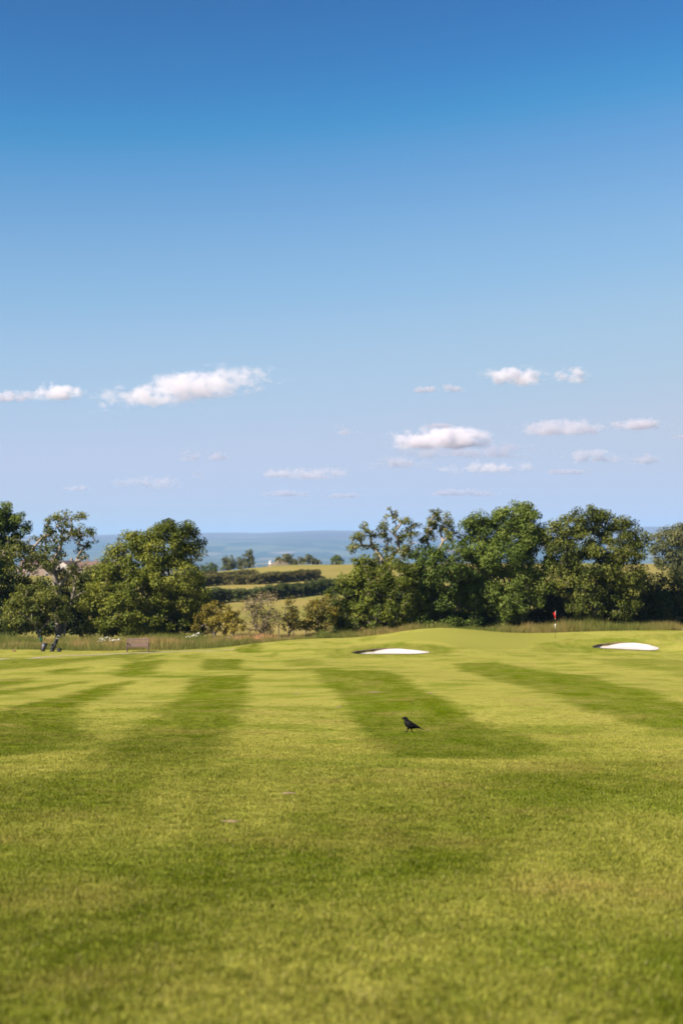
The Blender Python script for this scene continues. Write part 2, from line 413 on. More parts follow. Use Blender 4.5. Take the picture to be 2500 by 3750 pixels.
# short fairway grass: real blades, thinning with distance, instanced by geometry nodes
def blade_mesh(n, rad, hmin, hmax, wid, seed, lean=0.6):
    r = np.random.default_rng(seed)
    a = r.uniform(0, 2*np.pi, n); q = rad*np.sqrt(r.uniform(0, 1, n)); bx, by = q*np.cos(a), q*np.sin(a)
    h = r.uniform(hmin, hmax, n); t = r.uniform(0, 2*np.pi, n); ln = h*r.uniform(0.1, lean, n)*1.6
    w = wid*r.uniform(0.7, 1.3, n); ox, oy = -np.sin(t)*w/2, np.cos(t)*w/2; dx, dy = np.cos(t)*ln, np.sin(t)*ln
    V = np.zeros((n, 5, 3))
    V[:, 0] = np.stack([bx-ox, by-oy, 0*h-0.005], 1); V[:, 1] = np.stack([bx+ox, by+oy, 0*h-0.005], 1)
    V[:, 2] = np.stack([bx+ox*.8+dx*.4, by+oy*.8+dy*.4, h*.6], 1); V[:, 3] = np.stack([bx-ox*.8+dx*.4, by-oy*.8+dy*.4, h*.6], 1)
    V[:, 4] = np.stack([bx+dx, by+dy, h], 1)
    k = np.arange(n)*5
    return V.reshape(-1, 3), [np.stack([k, k+1, k+2, k+3], 1), np.stack([k+3, k+2, k+4], 1)], np.repeat(r.uniform(0, 1, n), 5)
m, nt, out = new_mat('fairway_blades'); M['blades'] = m
geo = N(nt, 'ShaderNodeNewGeometry'); pos = geo.outputs['Position']
def get_i(name):
    return N(nt, 'ShaderNodeAttribute', _attribute_name=name, _attribute_type='INSTANCER').outputs['Fac']
col, n_mid, n_fine = turf_color(nt, pos, get_i)
tint = N(nt, 'ShaderNodeAttribute', _attribute_name='tint').outputs['Fac']
col = mixc(nt, tint, mixc(nt, 1.0, col, (0.90, 0.97, 0.6), 'MULTIPLY'), mixc(nt, 1.0, col, (1.35, 1.32, 1.1), 'MULTIPLY'))
col = mixc(nt, remap(nt, tint, 0.95, 0.96), col, (0.28, 0.24, 0.10))
p = N(nt, 'ShaderNodeBsdfPrincipled', Roughness=0.6); p.inputs['Specular IOR Level'].default_value = 0.06; L(nt, col, p.inputs['Base Color'])
t = N(nt, 'ShaderNodeBsdfTranslucent'); L(nt, mixc(nt, 1.0, col, (1, 1, 0.5), 'MULTIPLY'), t.inputs[0])
mx = N(nt, 'ShaderNodeMixShader', Fac=0.25); L(nt, p.outputs[0], mx.inputs[1]); L(nt, t.outputs[0], mx.inputs[2]); L(nt, mx.outputs[0], out.inputs[0])

bv, bf, bt = blade_mesh(64, 0.09, 0.008, 0.024, 0.0036, 3)
tuft = mesh_np('grass_tuft', bv, bf, M['blades'], None, {'tint': bt}); C.objects.unlink(tuft)
ex = np.arange(-11, 11.01, 0.4); ey = np.concatenate([np.arange(4.5, 20, 0.4), np.arange(20, 44.1, 0.5)])
EX, EY = np.meshgrid(ex, ey); keep = np.abs(EX) < 1.6 + 0.27*EY
ev = np.stack([EX.ravel(), EY.ravel(), zground(EX, EY).ravel()], 1)
nxe = len(ex); je = (np.arange(len(ey)-1)[:, None]*nxe + np.arange(nxe-1)[None]).ravel()
ef = np.stack([je, je+1, je+nxe+1, je+nxe], 1); ef = ef[keep.ravel()[ef].all(1)]
zd = zones(EX.ravel(), EY.ravel())
dens = 240*np.clip(9/np.clip(EY.ravel(), 6, 99), 0.0, 1.0)**1.25 * sstep(44, 20, EY.ravel())
grass = mesh_np('fairway_grass', ev, ef, M['blades'], None, {**dict(zip(TURF_ATTR, zd)), 'density': dens})
tag(grass, 'short mown fairway grass blades in the foreground', 'grass', kind='stuff')
ng = bpy.data.node_groups.new('grass_scatter', 'GeometryNodeTree')
ng.interface.new_socket('Geometry', in_out='INPUT', socket_type='NodeSocketGeometry'); ng.interface.new_socket('Geometry', in_out='OUTPUT', socket_type='NodeSocketGeometry')
gi = ng.nodes.new('NodeGroupInput'); go = ng.nodes.new('NodeGroupOutput')
dp = ng.nodes.new('GeometryNodeDistributePointsOnFaces'); dp.distribute_method = 'RANDOM'
na = ng.nodes.new('GeometryNodeInputNamedAttribute'); na.data_type = 'FLOAT'; na.inputs['Name'].default_value = 'density'
oi = ng.nodes.new('GeometryNodeObjectInfo'); oi.inputs['Object'].default_value = tuft
ip = ng.nodes.new('GeometryNodeInstanceOnPoints')
rv = ng.nodes.new('FunctionNodeRandomValue'); rv.data_type = 'FLOAT_VECTOR'; rv.inputs[0].default_value = (-.15, -.15, 0); rv.inputs[1].default_value = (.15, .15, 6.283)
rs = ng.nodes.new('FunctionNodeRandomValue'); rs.data_type = 'FLOAT'; rs.inputs[2].default_value = 0.6; rs.inputs[3].default_value = 1.4
for a, b in ((gi.outputs[0], dp.inputs['Mesh']), (na.outputs['Attribute'], dp.inputs['Density']), (dp.outputs['Points'], ip.inputs['Points']),
             (oi.outputs['Geometry'], ip.inputs['Instance']), (rv.outputs['Value'], ip.inputs['Rotation']), (rs.outputs[1], ip.inputs['Scale']), (ip.outputs['Instances'], go.inputs[0])):
    ng.links.new(a, b)
mod = grass.modifiers.new('scatter', 'NODES'); mod.node_group = ng

# ------------------------------------------------------------------ gravel path along the fairway edge
PATH = [(-200, 2428), (0, 2415), (150, 2407), (300, 2400), (420, 2394.5), (560, 2389.5), (700, 2384.5), (860, 2378.5)]
pp = np.array([hit(*q)[:2] for q in PATH])
tt = np.linspace(0, 1, 90); s_ = np.concatenate([[0], np.cumsum(np.hypot(*np.diff(pp, axis=0).T))]); s_ /= s_[-1]
pc = np.stack([np.interp(tt, s_, pp[:, 0]), np.interp(tt, s_, pp[:, 1])], 1)
for _ in range(6): pc[1:-1] = (pc[:-2] + 2*pc[1:-1] + pc[2:]) / 4
tn = np.gradient(pc, axis=0); tn /= np.linalg.norm(tn, axis=1)[:, None]; nn = np.stack([-tn[:, 1], tn[:, 0]], 1)
wv = 0.42 + 0.10*np.sin(np.arange(90)*1.3) + 0.06*np.sin(np.arange(90)*3.1); wv = wv*np.linspace(1.0, 0.5, 90)
rows = [pc + nn*(wv*k)[:, None] for k in (-1, -.33, .33, 1)]
pv = np.stack(rows, 1).reshape(-1, 2); pz = zground(pv[:, 0], pv[:, 1]) + 0.012
jj = (np.arange(89)[:, None]*4 + np.arange(3)[None]).ravel()
path = mesh_np('path', np.column_stack([pv, pz]), np.stack([jj, jj+4, jj+5, jj+1], 1), plain('path_gravel', (0.22, 0.18, 0.125), 0.95, var=0.35, scale=3.0), smooth=True)
tag(path, kind='structure')

# ------------------------------------------------------------------ sand bunkers
m, nt, out = new_mat('sand'); M['sand'] = m
geo = N(nt, 'ShaderNodeNewGeometry'); pos = geo.outputs['Position']
n1 = noise(nt, pos, 1.5, 5); n2 = noise(nt, scaled(nt, pos, 1, 5, 1, 0.3), 5.0, 4)
p = N(nt, 'ShaderNodeBsdfPrincipled', Roughness=0.95)
L(nt, mixc(nt, n1, (0.30, 0.268, 0.26), (0.40, 0.357, 0.348)), p.inputs['Base Color'])
b = N(nt, 'ShaderNodeBump', Strength=0.6, Distance=0.05); L(nt, math_(nt, 'ADD', n2, noise(nt, pos, 30, 2)), b.inputs['Height']); L(nt, b.outputs[0], p.inputs['Normal']); L(nt, p.outputs[0], out.inputs[0])
M['lip'] = plain('turf_cut_edge', (0.085, 0.055, 0.035), 0.95, var=0.4, scale=8)
def bunker(k, label):
    b = BUNK[k]
    root = empty('sand_bunker', (b[0], b[1], float(zland(b[0], b[1])) - b[5]), label, 'bunker', 'sand bunkers')
    na_, nr = 96, 26; ang = np.linspace(0, 2*np.pi, na_, endpoint=False)
    def pt(r, a):
        wob = 1 + 0.035*np.sin(3*a+1.3+k) + 0.025*np.sin(5*a+0.4+2*k) + 0.012*np.sin(11*a+k) + 0.008*np.sin(23*a)
        u, v = r*wob*np.cos(a)*b[2], r*wob*np.sin(a)*b[3]; t = b[4]
        return b[0] + u*math.cos(t) - v*math.sin(t), b[1] + u*math.sin(t) + v*math.cos(t)
    st = np.clip(0.5 + 0.5*(np.sin(ang)*0.75 - np.cos(ang)*0.8), 0, 1)
    rr = np.linspace(0, 1, nr)[1:]; A, RR = np.meshgrid(ang, rr); RR = RR*(0.995 - 0.035*sstep(0.35, 0.6, st))[None]
    x, y = pt(RR, A); z = zground(x, y) + 0.05*sstep(0.2, 0.5, RR)*(1 - 0.6*sstep(0.85, 1.0, RR)) + 0.01
    V = np.column_stack([x.ravel(), y.ravel(), z.ravel()]); V = np.vstack([V, [[b[0], b[1], float(zground(b[0], b[1])) + 0.022]]])
    q = np.arange(na_); Fq = np.concatenate([np.stack([i*na_+q, i*na_+(q+1) % na_, (i+1)*na_+(q+1) % na_, (i+1)*na_+q], 1) for i in range(nr-2)])
    tri = np.stack([np.full(na_, len(V)-1), q, (q+1) % na_], 1)
    V = V - np.array(root.location)
    o = mesh_np('sand', V, [Fq, tri], M['sand'], root, smooth=True)
    # cut turf edge: a ragged low wall round the rim where the turf stands proud of the sand
    st = np.clip(0.5 + 0.5*(np.sin(ang)*0.75 - np.cos(ang)*0.8), 0, 1)
    r_ = np.random.default_rng(40+k); hgt = (0.01 + 0.09*st)*r_.uniform(.6, 1.3, na_)
    x0, y0 = pt(1.0, ang); x1, y1 = pt(0.965, ang); top = zland(x0, y0) + 0.015
    P = np.concatenate([np.column_stack([x0, y0, top]), np.column_stack([x1, y1, top - 0.01*r_.uniform(0, 2, na_)]), np.column_stack([x1, y1, np.minimum(top - hgt, top-0.02)])]) - np.array(root.location)
    Fl = np.concatenate([np.stack([i*na_+q, i*na_+(q+1) % na_, (i+1)*na_+(q+1) % na_, (i+1)*na_+q], 1) for i in range(2)])
    Fl = Fl[(st > 0.42)[Fl[:, 0] % na_]]
    mesh_np('turf_edge', P, Fl, M['lip'], root)
bunker(0, 'white sand bunker left of the flagstick, in front of the raised green')
bunker(1, 'white sand bunker at the far right, beyond the red flag')

# ------------------------------------------------------------------ far plain and moorland hills
hx = np.unique(np.concatenate([-np.geomspace(150, 9000, 70), np.linspace(-150, 150, 7), np.geomspace(150, 9000, 70)]))
hy = np.concatenate([np.geomspace(1150, 9000, 50), np.linspace(9200, 18500, 70)])
HX, HY = np.meshgrid(hx, hy)
crest_px = np.interp(1250 + F*HX/15500.0, [-1500, 340, 430, 720, 860, 950, 1080, 1200, 1300, 1500, 1700, 2400, 3500], [1985, 1963, 1960, 1953, 1950, 1951, 1944, 1940, 1942, 1950, 1944, 1928, 1950])
crest = CAMZ + (2000 - crest_px)/F*15500.0
low = np.interp(HY, [1150, 1300, 2500, 5000, 10000, 19000], [-58, -62, -82, -95, -92, -92])
rise = sstep(9800, 15500, HY)*0.8 + 0.2*sstep(8000, 11500, HY)
fall = 1 - 0.35*sstep(15500, 18500, HY)
und = 14*np.sin(HX/900+HY/1300)*sstep(9500, 12000, HY)*sstep(15600, 13500, HY) + 9*np.sin(HX/420-HY/700+1)*sstep(9500, 11500, HY)*sstep(15600, 13500, HY)
HZ = low + (crest - low)*rise*fall + und + 6*np.sin(HX/700+2)*np.sin(HY/900)*sstep(1500, 3000, HY)
m, nt, out = new_mat('moorland')
geo = N(nt, 'ShaderNodeNewGeometry'); pos = geo.outputs['Position']; sep = N(nt, 'ShaderNodeSeparateXYZ'); L(nt, pos, sep.inputs[0])
vor = N(nt, 'ShaderNodeTexVoronoi', Scale=0.0045); L(nt, scaled(nt, pos, 1, .45, 1, .25), vor.inputs['Vector'])
vs = N(nt, 'ShaderNodeSeparateColor'); L(nt, vor.outputs['Color'], vs.inputs[0])
fields = mixc(nt, remap(nt, vs.outputs[0], 0.3, 0.8), (0.022, 0.032, 0.018), (0.070, 0.080, 0.040))
fields = mixc(nt, remap(nt, vs.outputs[1], 0.90, 0.93), fields, (0.17, 0.13, 0.09))
woods = remap(nt, noise(nt, pos, 0.0016, 6, 0.65), 0.5, 0.62); fields = mixc(nt, woods, fields, (0.022, 0.034, 0.016))
nm = noise(nt, pos, 0.0014, 6, 0.6); moor = mixc(nt, remap(nt, nm, 0.35, 0.65), (0.055, 0.040, 0.035), (0.095, 0.075, 0.058))
hgt = math_(nt, 'ADD', sep.outputs['Z'], math_(nt, 'MULTIPLY', math_(nt, 'SUBTRACT', nm, 0.5), 160.0))
col = mixc(nt, remap(nt, hgt, 10, 95), fields, moor)
p = N(nt, 'ShaderNodeBsdfPrincipled', Roughness=1.0); p.inputs['Specular IOR Level'].default_value = 0.0
L(nt, col, p.inputs['Base Color']); L(nt, p.outputs[0], out.inputs[0])
nhx, nhy = len(hx), len(hy); jh = (np.arange(nhy-1)[:, None]*nhx + np.arange(nhx-1)[None]).ravel()
hills = mesh_np('hills', np.column_stack([HX.ravel(), HY.ravel(), HZ.ravel()]), np.stack([jh, jh+1, jh+nhx+1, jh+nhx], 1), m, None, smooth=True)
tag(hills, kind='structure')

# the air between: even, pale blue haze
m, nt, out = new_mat('haze_air')
pv_ = N(nt, 'ShaderNodeVolumePrincipled', Density=HAZE_DENSITY); pv_.inputs['Color'].default_value = HAZE_COLOR; pv_.inputs['Anisotropy'].default_value = 0.0
L(nt, pv_.outputs[0], out.inputs['Volume'])
haze = MB().box((0, 8600, 55), (20000, 20600, 370)).build('haze', m); tag(haze, kind='stuff')
# ------------------------------------------------------------------ trees, shrubs, hedges, long grass
M['leaf_ash'] = leaf_mat('leaf_ash', (0.026, 0.038, 0.006), (0.098, 0.112, 0.017), (0.185, 0.185, 0.042), 0.28)
M['leaf_bushy'] = leaf_mat('leaf_bushy', (0.028, 0.043, 0.005), (0.112, 0.132, 0.015), (0.210, 0.215, 0.038), 0.3)
M['leaf_deep'] = leaf_mat('leaf_deep', (0.016, 0.034, 0.006), (0.072, 0.104, 0.014), (0.155, 0.185, 0.038), 0.25)
M['leaf_olive'] = leaf_mat('leaf_olive', (0.05, 0.044, 0.008), (0.140, 0.115, 0.018), (0.220, 0.175, 0.030), 0.28)
M['leaf_dry'] = leaf_mat('leaf_dry', (0.095, 0.07, 0.038), (0.162, 0.124, 0.061), (0.223, 0.189, 0.095), 0.2)
M['leaf_hedge'] = leaf_mat('leaf_hedge', (0.027, 0.041, 0.012), (0.065, 0.081, 0.022), (0.149, 0.128, 0.041), 0.2)
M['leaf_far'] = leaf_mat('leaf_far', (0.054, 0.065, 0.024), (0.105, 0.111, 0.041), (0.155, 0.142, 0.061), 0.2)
M['leaf_brown'] = leaf_mat('leaf_brown', (0.040, 0.040, 0.012), (0.085, 0.078, 0.022), (0.150, 0.110, 0.045), 0.2)
M['bark'] = bark_mat('bark_grey', (0.050, 0.040, 0.032), (0.150, 0.120, 0.095))
M['bark_pale'] = bark_mat('bark_pale', (0.09, 0.080, 0.062), (0.29, 0.235, 0.185))

def leaf_cloud(cent, rad, n_per, size, r, tint0, axis, flat=0.75, droop=0.25, aspect=0.55):
    """leaf faces clustered round clump centres; axis = point the crown grows out from"""
    k = len(cent); idx = np.repeat(np.arange(k), n_per); n = len(idx)
    d = r.normal(size=(n, 3)); d /= np.linalg.norm(d, axis=1)[:, None] + 1e-9
    q = r.uniform(0, 1, n)**0.45
    P = cent[idx] + d * (q * rad[idx])[:, None] * np.array([1, 1, flat])
    out = P - axis; out /= np.linalg.norm(out, axis=1)[:, None] + 1e-9
    nor = 0.55*out + 0.45*d + np.array([0, 0, 0.45]) + 0.75*r.normal(size=(n, 3)); nor /= np.linalg.norm(nor, axis=1)[:, None] + 1e-9
    a = np.cross(nor, r.normal(size=(n, 3))); a /= np.linalg.norm(a, axis=1)[:, None] + 1e-9
    b = np.cross(nor, a); s = size * r.uniform(0.6, 1.4, n)
    A = a*s[:, None]*0.5; B = b*(s*aspect)[:, None]*0.5
    tip = np.array([0, 0, -1.0]) * (s*droop)[:, None]
    V = np.stack([P - A, P + B, P + A + tip, P - B], 1).reshape(-1, 3)
    j = np.arange(n)*4
    t = np.clip(tint0[idx] + r.normal(0, 0.08, n), 0, 1)
    return V, np.stack([j, j+1, j+2, j+3], 1), np.repeat(t, 4)

def tubes(P, par, rad, n=5):
    """tapered limbs between every node and its parent"""
    i = np.array([k for k in range(len(P)) if par[k] >= 0]); p = np.array(par)[i]
    A, B = P[p], P[i]; d = B - A; ln = np.linalg.norm(d, axis=1); ok = ln > 1e-4; i, p, A, B, d = i[ok], p[ok], A[ok], B[ok], d[ok]/ln[ok][:, None]
    up = np.where(np.abs(d[:, 2:3]) < 0.9, np.array([[0, 0, 1.0]]), np.array([[1.0, 0, 0]]))
    a = np.cross(d, up); a /= np.linalg.norm(a, axis=1)[:, None]; b = np.cross(d, a)
    ra = np.minimum(rad[p], rad[i]*1.6); rb = rad[i]; V = []
    for c, r_ in ((A, ra), (B, rb)):
        for k in range(n):
            w = 2*math.pi*k/n; V.append(c + (a*math.cos(w) + b*math.sin(w))*r_[:, None])
    m_ = len(i); V = np.stack(V, 1).reshape(-1, 3); j = np.arange(m_)*2*n
    Fq = np.concatenate([np.stack([j+k, j+(k+1) % n, j+n+(k+1) % n, j+n+k], 1) for k in range(n)])
    return V, Fq

def grow(base, fork, lobes_c, clumps, r, jit=0.16, step=0.7, tip=0.014, power=2.25, thick=1.0):
    """skeleton: trunk to the fork, limbs to the lobes, twigs to the clumps; returns nodes, parents, radii"""
    P = [np.array(base, float)]; par = [-1]
    def run(start, target, wob):
        cur = start; a = P[start].copy(); v = target - a; n = max(1, int(np.linalg.norm(v)/step)); off = r.normal(0, 1, 3)*wob*np.linalg.norm(v)*0.5
        for k in range(1, n+1):
            t = k/n; q = a + v*t + off*math.sin(math.pi*t)*0.5 + r.normal(0, wob*0.35, 3)*(0 if k == n else 1)
            q[2] += 0.06*np.linalg.norm(v)*math.sin(math.pi*t)
            P.append(q); par.append(cur); cur = len(P)-1
        return cur
    f = run(0, np.array(fork, float), jit*0.35)
    n_trunk = len(P)
    for c in sorted(lobes_c, key=lambda c: np.linalg.norm(c - fork)):
        Q = np.array(P[n_trunk-2:]); k = int(np.argmin(np.linalg.norm(Q - c, axis=1) + 0.35*np.linalg.norm(Q - fork, axis=1))) + n_trunk-2
        run(k, c, jit)
    for c in clumps[np.argsort(np.linalg.norm(clumps - fork, axis=1))]:
        Q = np.array(P[max(0, n_trunk-2):]); k = int(np.argmin(np.linalg.norm(Q - c, axis=1) + 0.12*np.linalg.norm(Q - fork, axis=1))) + max(0, n_trunk-2)
        run(k, c, jit)
    P = np.array(P); n = len(P); s = np.zeros(n); kids = np.zeros(n, int)
    for k in range(n-1, 0, -1):
        if kids[k] == 0: s[k] = tip**power
        s[par[k]] += s[k]; kids[par[k]] += 1
    rad = s**(1/power)*thick
    return P, par, rad

def lobes_world(lobes, d, r, depth=0.85):
    out = []
    for lb in lobes:
        cx, cy, rx, ry = lb[:4]; dy = lb[4] if len(lb) > 4 else r.uniform(-0.5, 0.5)
        w = at(cx, cy, d + dy); k = (d + dy)/F
        out.append((w, np.array([rx*k, max(0.8, rx*k*depth), ry*k])))
    return out

TREES = {}
def tree(name, label, cat, px, d, lobes, mat='leaf_ash', bark='bark', seed=1, per_m2=3.2, n_leaf=110, size=0.20, clump=0.62, fork=None, hollow=0.5,
         thick=1.5, tint=0.5, group=None, base_d=None, jit=0.16, depth=0.85, flat=0.75, aspect=0.55, tip=0.014, top_tint=0.0):
    r = np.random.default_rng(seed)
    lw = lobes_world(lobes, d, r, depth)
    bx = at(px, 2300, d); base = np.array([bx[0], d, float(zland(bx[0], d)) - 0.12])
    allc = np.mean([c for c, _ in lw], 0)
    fk = at(fork[0], fork[1], d) if fork else np.array([base[0]*0.6+allc[0]*0.4, d, base[2] + 0.35*(allc[2]-base[2])])
    cl, ra, ti = [], [], []
    for c, s in lw:
        n = max(3, int(per_m2 * math.pi*(s[0]*s[2]) * 1.35))
        v = r.normal(size=(n, 3)); v /= np.linalg.norm(v, axis=1)[:, None]
        q = hollow + (1-hollow)*r.uniform(0, 1, n)**0.6
        p_ = c + v*s*q[:, None]
        cl.append(p_); ra.append(clump*r.uniform(0.65, 1.3, n)); ti.append(np.clip(tint + r.normal(0, 0.17) + r.normal(0, 0.14, n), 0.03, 0.97))
    cl = np.concatenate(cl); ra = np.concatenate(ra); ti = np.concatenate(ti)
    floor_ = zland(cl[:, 0], cl[:, 1]) + 0.35; ok = cl[:, 2] > floor_
    cl, ra, ti = cl[ok], ra[ok], ti[ok]
    P, par, rad = grow(base, fk, [c for c, _ in lw], cl, r, jit=jit, thick=thick, tip=tip)
    root = empty(name, tuple(base), label, cat, group)
    V, Fq = tubes(P, par, rad, 6)
    mesh_np('trunk', V - base, Fq, M[bark], root, smooth=True)
    npl = np.maximum(8, (n_leaf*(ra/clump)**2).astype(int))
    V, Fq, t = leaf_cloud(cl, ra, npl, size, r, ti, np.array([allc[0], d, allc[2]-0.8]), flat=flat, aspect=aspect)
    mesh_np('crown', V - base, Fq, M[mat], root, {'tint': t})
    return root

G1 = None
# left group
tree('evergreen_tree', 'tall dark tree cut off by the left edge of the picture', 'tree', -40, 128,
     [(-40,1900,90,60),(22,1868,26,32),(5,1915,60,40),(70,1925,50,42),(-60,2000,120,100),(40,1990,55,50),(-60,2120,110,100),(-50,2230,100,80),(20,2180,45,70)], 'leaf_deep', seed=11, tint=0.45, clump=0.55, per_m2=3.4)
tree('ash_tree', 'open gnarled tree with bare branches and leaning trunk behind the golf trolley', 'tree', 216, 121,
     [(262,1905,60,36),(205,1925,55,36),(300,1945,48,36),(165,1960,48,36),(255,1965,60,36),(330,1985,32,18),(120,2010,75,48),(45,2020,75,60),(215,2020,48,36),(290,2030,40,24),(75,2080,70,34),(170,2080,60,36),(140,2045,60,30),(262,2090,42,24),(310,2085,30,20)],
     'leaf_ash', 'bark_pale', seed=22, per_m2=4.0, n_leaf=46, clump=0.42, size=0.17, fork=(212,2150), hollow=0.25, thick=2.2, tint=0.42, jit=0.24, tip=0.018)
tree('ash_sapling', 'pale leafy thicket low around the foot of the gnarled tree', 'tree', 150, 118.5,
     [(130,2190,95,60),(70,2240,55,60),(190,2200,65,55),(235,2245,40,50),(120,2275,75,40),(40,2290,50,35)], 'leaf_ash', 'bark_pale', seed=23, per_m2=3.6, n_leaf=80, clump=0.5, size=0.18, tint=0.55, hollow=0.35, thick=1.2, jit=0.22)
tree('dead_branch_tree', 'slender bare-limbed tree between the gnarled tree and the bushy tree', 'tree', 235, 119.8,
     [(275,2150,18,30),(278,2110,14,24),(305,2170,18,8),(265,2190,14,16)], 'leaf_ash', 'bark_pale', seed=24, per_m2=6.0, n_leaf=16, clump=0.32, size=0.15, fork=(262,2215), thick=2.0, tint=0.5, jit=0.3, hollow=0.3, tip=0.02)
tree('bushy_tree', 'wide light green bushy tree behind the bench', 'tree', 560, 121,
     [(655,1945,72,40),(600,1955,60,40),(700,1985,45,45),(480,1985,60,36),(535,1990,70,36),(430,2030,45,30),(600,2020,110,60),(680,2040,60,50),(480,2080,130,60),(620,2110,140,70),(400,2150,95,70),(520,2170,150,70),(680,2170,85,80),(340,2200,50,60),(440,2250,130,55),(590,2260,130,55),(710,2240,60,70),(380,2290,70,36),(520,2310,110,28),(680,2300,70,32)],
     'leaf_bushy', seed=33, per_m2=3.3, n_leaf=125, clump=0.62, size=0.19, fork=(580,2240), tint=0.55, hollow=0.55)
tree('hedgerow_tree', 'dark shaded bush in the gap left of the bushy tree', 'bush', 310, 127,
     [(250,2270,70,50),(320,2250,60,70),(170,2270,80,55),(60,2270,90,60),(-20,2270,70,60),(0,2180,70,60),(330,2190,60,40),(420,2270,70,50),(520,2275,80,45),(620,2275,80,45),(710,2280,60,40),(30,2120,60,40),(200,2200,70,50),(300,2140,40,40),(110,2200,60,40),(70,2150,60,36),(170,2150,55,32),(250,2130,45,40),(340,2120,40,40)], 'leaf_hedge', seed=34, per_m2=3.6, n_leaf=90, clump=0.65, size=0.25, tint=0.35)
# shrubs in the gap
tree('hawthorn_bush', 'rounded olive bush just right of the bushy tree', 'bush', 790, 119,
     [(785,2250,60,45),(750,2285,45,40),(810,2285,55,38),(770,2225,35,22)], 'leaf_olive', seed=41, per_m2=4, n_leaf=90, clump=0.42, size=0.16, tint=0.5)
tree('yellow_bush', 'small yellowish bush between the olive bush and the dry shrub', 'bush', 855, 117.5,
     [(850,2265,32,40),(865,2295,36,28),(845,2240,20,18)], 'leaf_olive', seed=42, per_m2=5, n_leaf=80, clump=0.36, size=0.15, tint=0.75)
tree('dry_shrub', 'bare brown twiggy shrub in the gap between the tree groups', 'bush', 955, 118,
     [(950,2210,50,40),(990,2190,34,30),(915,2230,36,36),(960,2260,60,40),(1000,2250,30,45),(930,2290,45,30),(975,2300,40,30)], 'leaf_dry', 'bark_pale', seed=43, per_m2=7, n_leaf=26, clump=0.38, size=0.13, tint=0.5, hollow=0.2, thick=1.1, jit=0.2, tip=0.016)
tree('thin_shrub', 'thin dark shrub beside the dry shrub, field showing through it', 'bush', 1055, 119.5,
     [(1055,2215,22,24),(1040,2250,28,28),(1075,2250,26,26),(1060,2285,38,30),(1085,2290,22,22)], 'leaf_olive', seed=44, per_m2=5, n_leaf=45, clump=0.4, size=0.16, tint=0.25, hollow=0.3, thick=1.3)
tree('brown_bush', 'brownish green bush against the left side of the right tree group', 'bush', 1165, 120,
     [(1170,2205,36,30),(1150,2240,42,36),(1190,2240,44,40),(1165,2280,60,34),(1120,2280,30,24)], 'leaf_olive', seed=45, per_m2=4.4, n_leaf=70, clump=0.42, size=0.16, tint=0.42, hollow=0.3)
# right group
tree('gnarled_ash', 'tree with bare crooked upper branches reaching left, beside the open field', 'tree', 1430, 124,
     [(1433,1880,26,24),(1400,1925,24,24),(1335,1935,26,20),(1310,1965,36,22),(1292,2000,34,24),(1355,1955,30,22),(1470,1915,36,24),(1510,1920,28,24),(1440,1955,48,26),(1500,1960,36,26),(1360,2000,30,14),(1460,2010,60,40),(1400,2050,60,36)],
     'leaf_ash', 'bark_pale', seed=51, per_m2=4.2, n_leaf=48, clump=0.40, size=0.17, fork=(1412,2075), hollow=0.3, thick=2.1, tint=0.45, jit=0.26, tip=0.018)
tree('field_maple', 'broad olive green tree at the left end of the right tree group', 'tree', 1380, 122.5,
     [(1330,2085,70,45),(1280,2125,60,50),(1370,2125,90,60),(1460,2110,90,60),(1265,2190,70,60),(1360,2200,110,60),(1470,2190,100,70),(1270,2255,70,45),(1380,2260,110,40),(1480,2270,80,40),(1235,2270,40,40)],
     'leaf_bushy', 'bark_pale', seed=52, per_m2=2.9, n_leaf=120, clump=0.58, size=0.19, tint=0.36, hollow=0.5)
tree('crooked_tree', 'tree with pale twisting upper limbs and a flat round top', 'tree', 1600, 125,
     [(1585,1890,36,24),(1630,1905,40,30),(1570,1925,40,26),(1610,1945,60,28),(1645,1960,30,24),(1560,1975,40,26)],
     'leaf_ash', 'bark_pale', seed=53, per_m2=4.2, n_leaf=55, clump=0.40, size=0.17, fork=(1590,2040), hollow=0.3, thick=2.2, tint=0.42, jit=0.25, tip=0.018)
tree('sycamore', 'mid green tree left of the tallest round tree', 'tree', 1620, 123.5,
     [(1560,2040,70,45),(1650,2030,70,45),(1600,2090,90,60),(1540,2140,70,60),(1660,2130,80,70),(1580,2200,100,60),(1680,2210,70,60),(1600,2270,90,40),(1690,2270,70,40)],
     'leaf_deep', seed=54, per_m2=2.9, n_leaf=120, clump=0.58, size=0.19, tint=0.5, hollow=0.5)
tree('oak_tree', 'tallest dense round-topped green tree left of the flag', 'tree', 1850, 125,
     [(1890,1885,75,45),(1850,1915,70,45),(1935,1920,60,50),(1745,1925,45,40),(1790,1950,60,50),(1900,1975,95,60),(1960,1990,50,60),(1750,2010,75,60),(1830,2040,110,70),(1930,2070,85,70),(1750,2090,80,60),(1850,2140,120,70),(1960,2150,60,60),(1770,2190,80,60),(1890,2215,100,50),(1800,2260,90,40)],
     'leaf_deep', seed=55, per_m2=3.4, n_leaf=125, clump=0.66, size=0.20, tint=0.58, hollow=0.6)
tree('elm_tree', 'broad uneven-topped olive tree right of the flag', 'tree', 2170, 124,
     [(2150,1890,70,38),(2090,1920,55,40),(2190,1920,60,40),(2030,1950,45,45),(2280,1905,32,36),(2310,1940,36,36),(2240,1960,50,40),(2345,1975,40,32),(2110,1985,90,50),(2220,2010,90,50),(2310,2020,50,45),(2060,2040,70,60),(2170,2070,110,60),(2270,2090,80,60),(2110,2140,100,60),(2230,2160,90,60),(2310,2140,50,60),(2160,2215,90,45),(2270,2220,70,45),(2060,2110,50,60)],
     'leaf_ash', seed=56, per_m2=3.1, n_leaf=120, clump=0.6, size=0.19, tint=0.30, hollow=0.5)
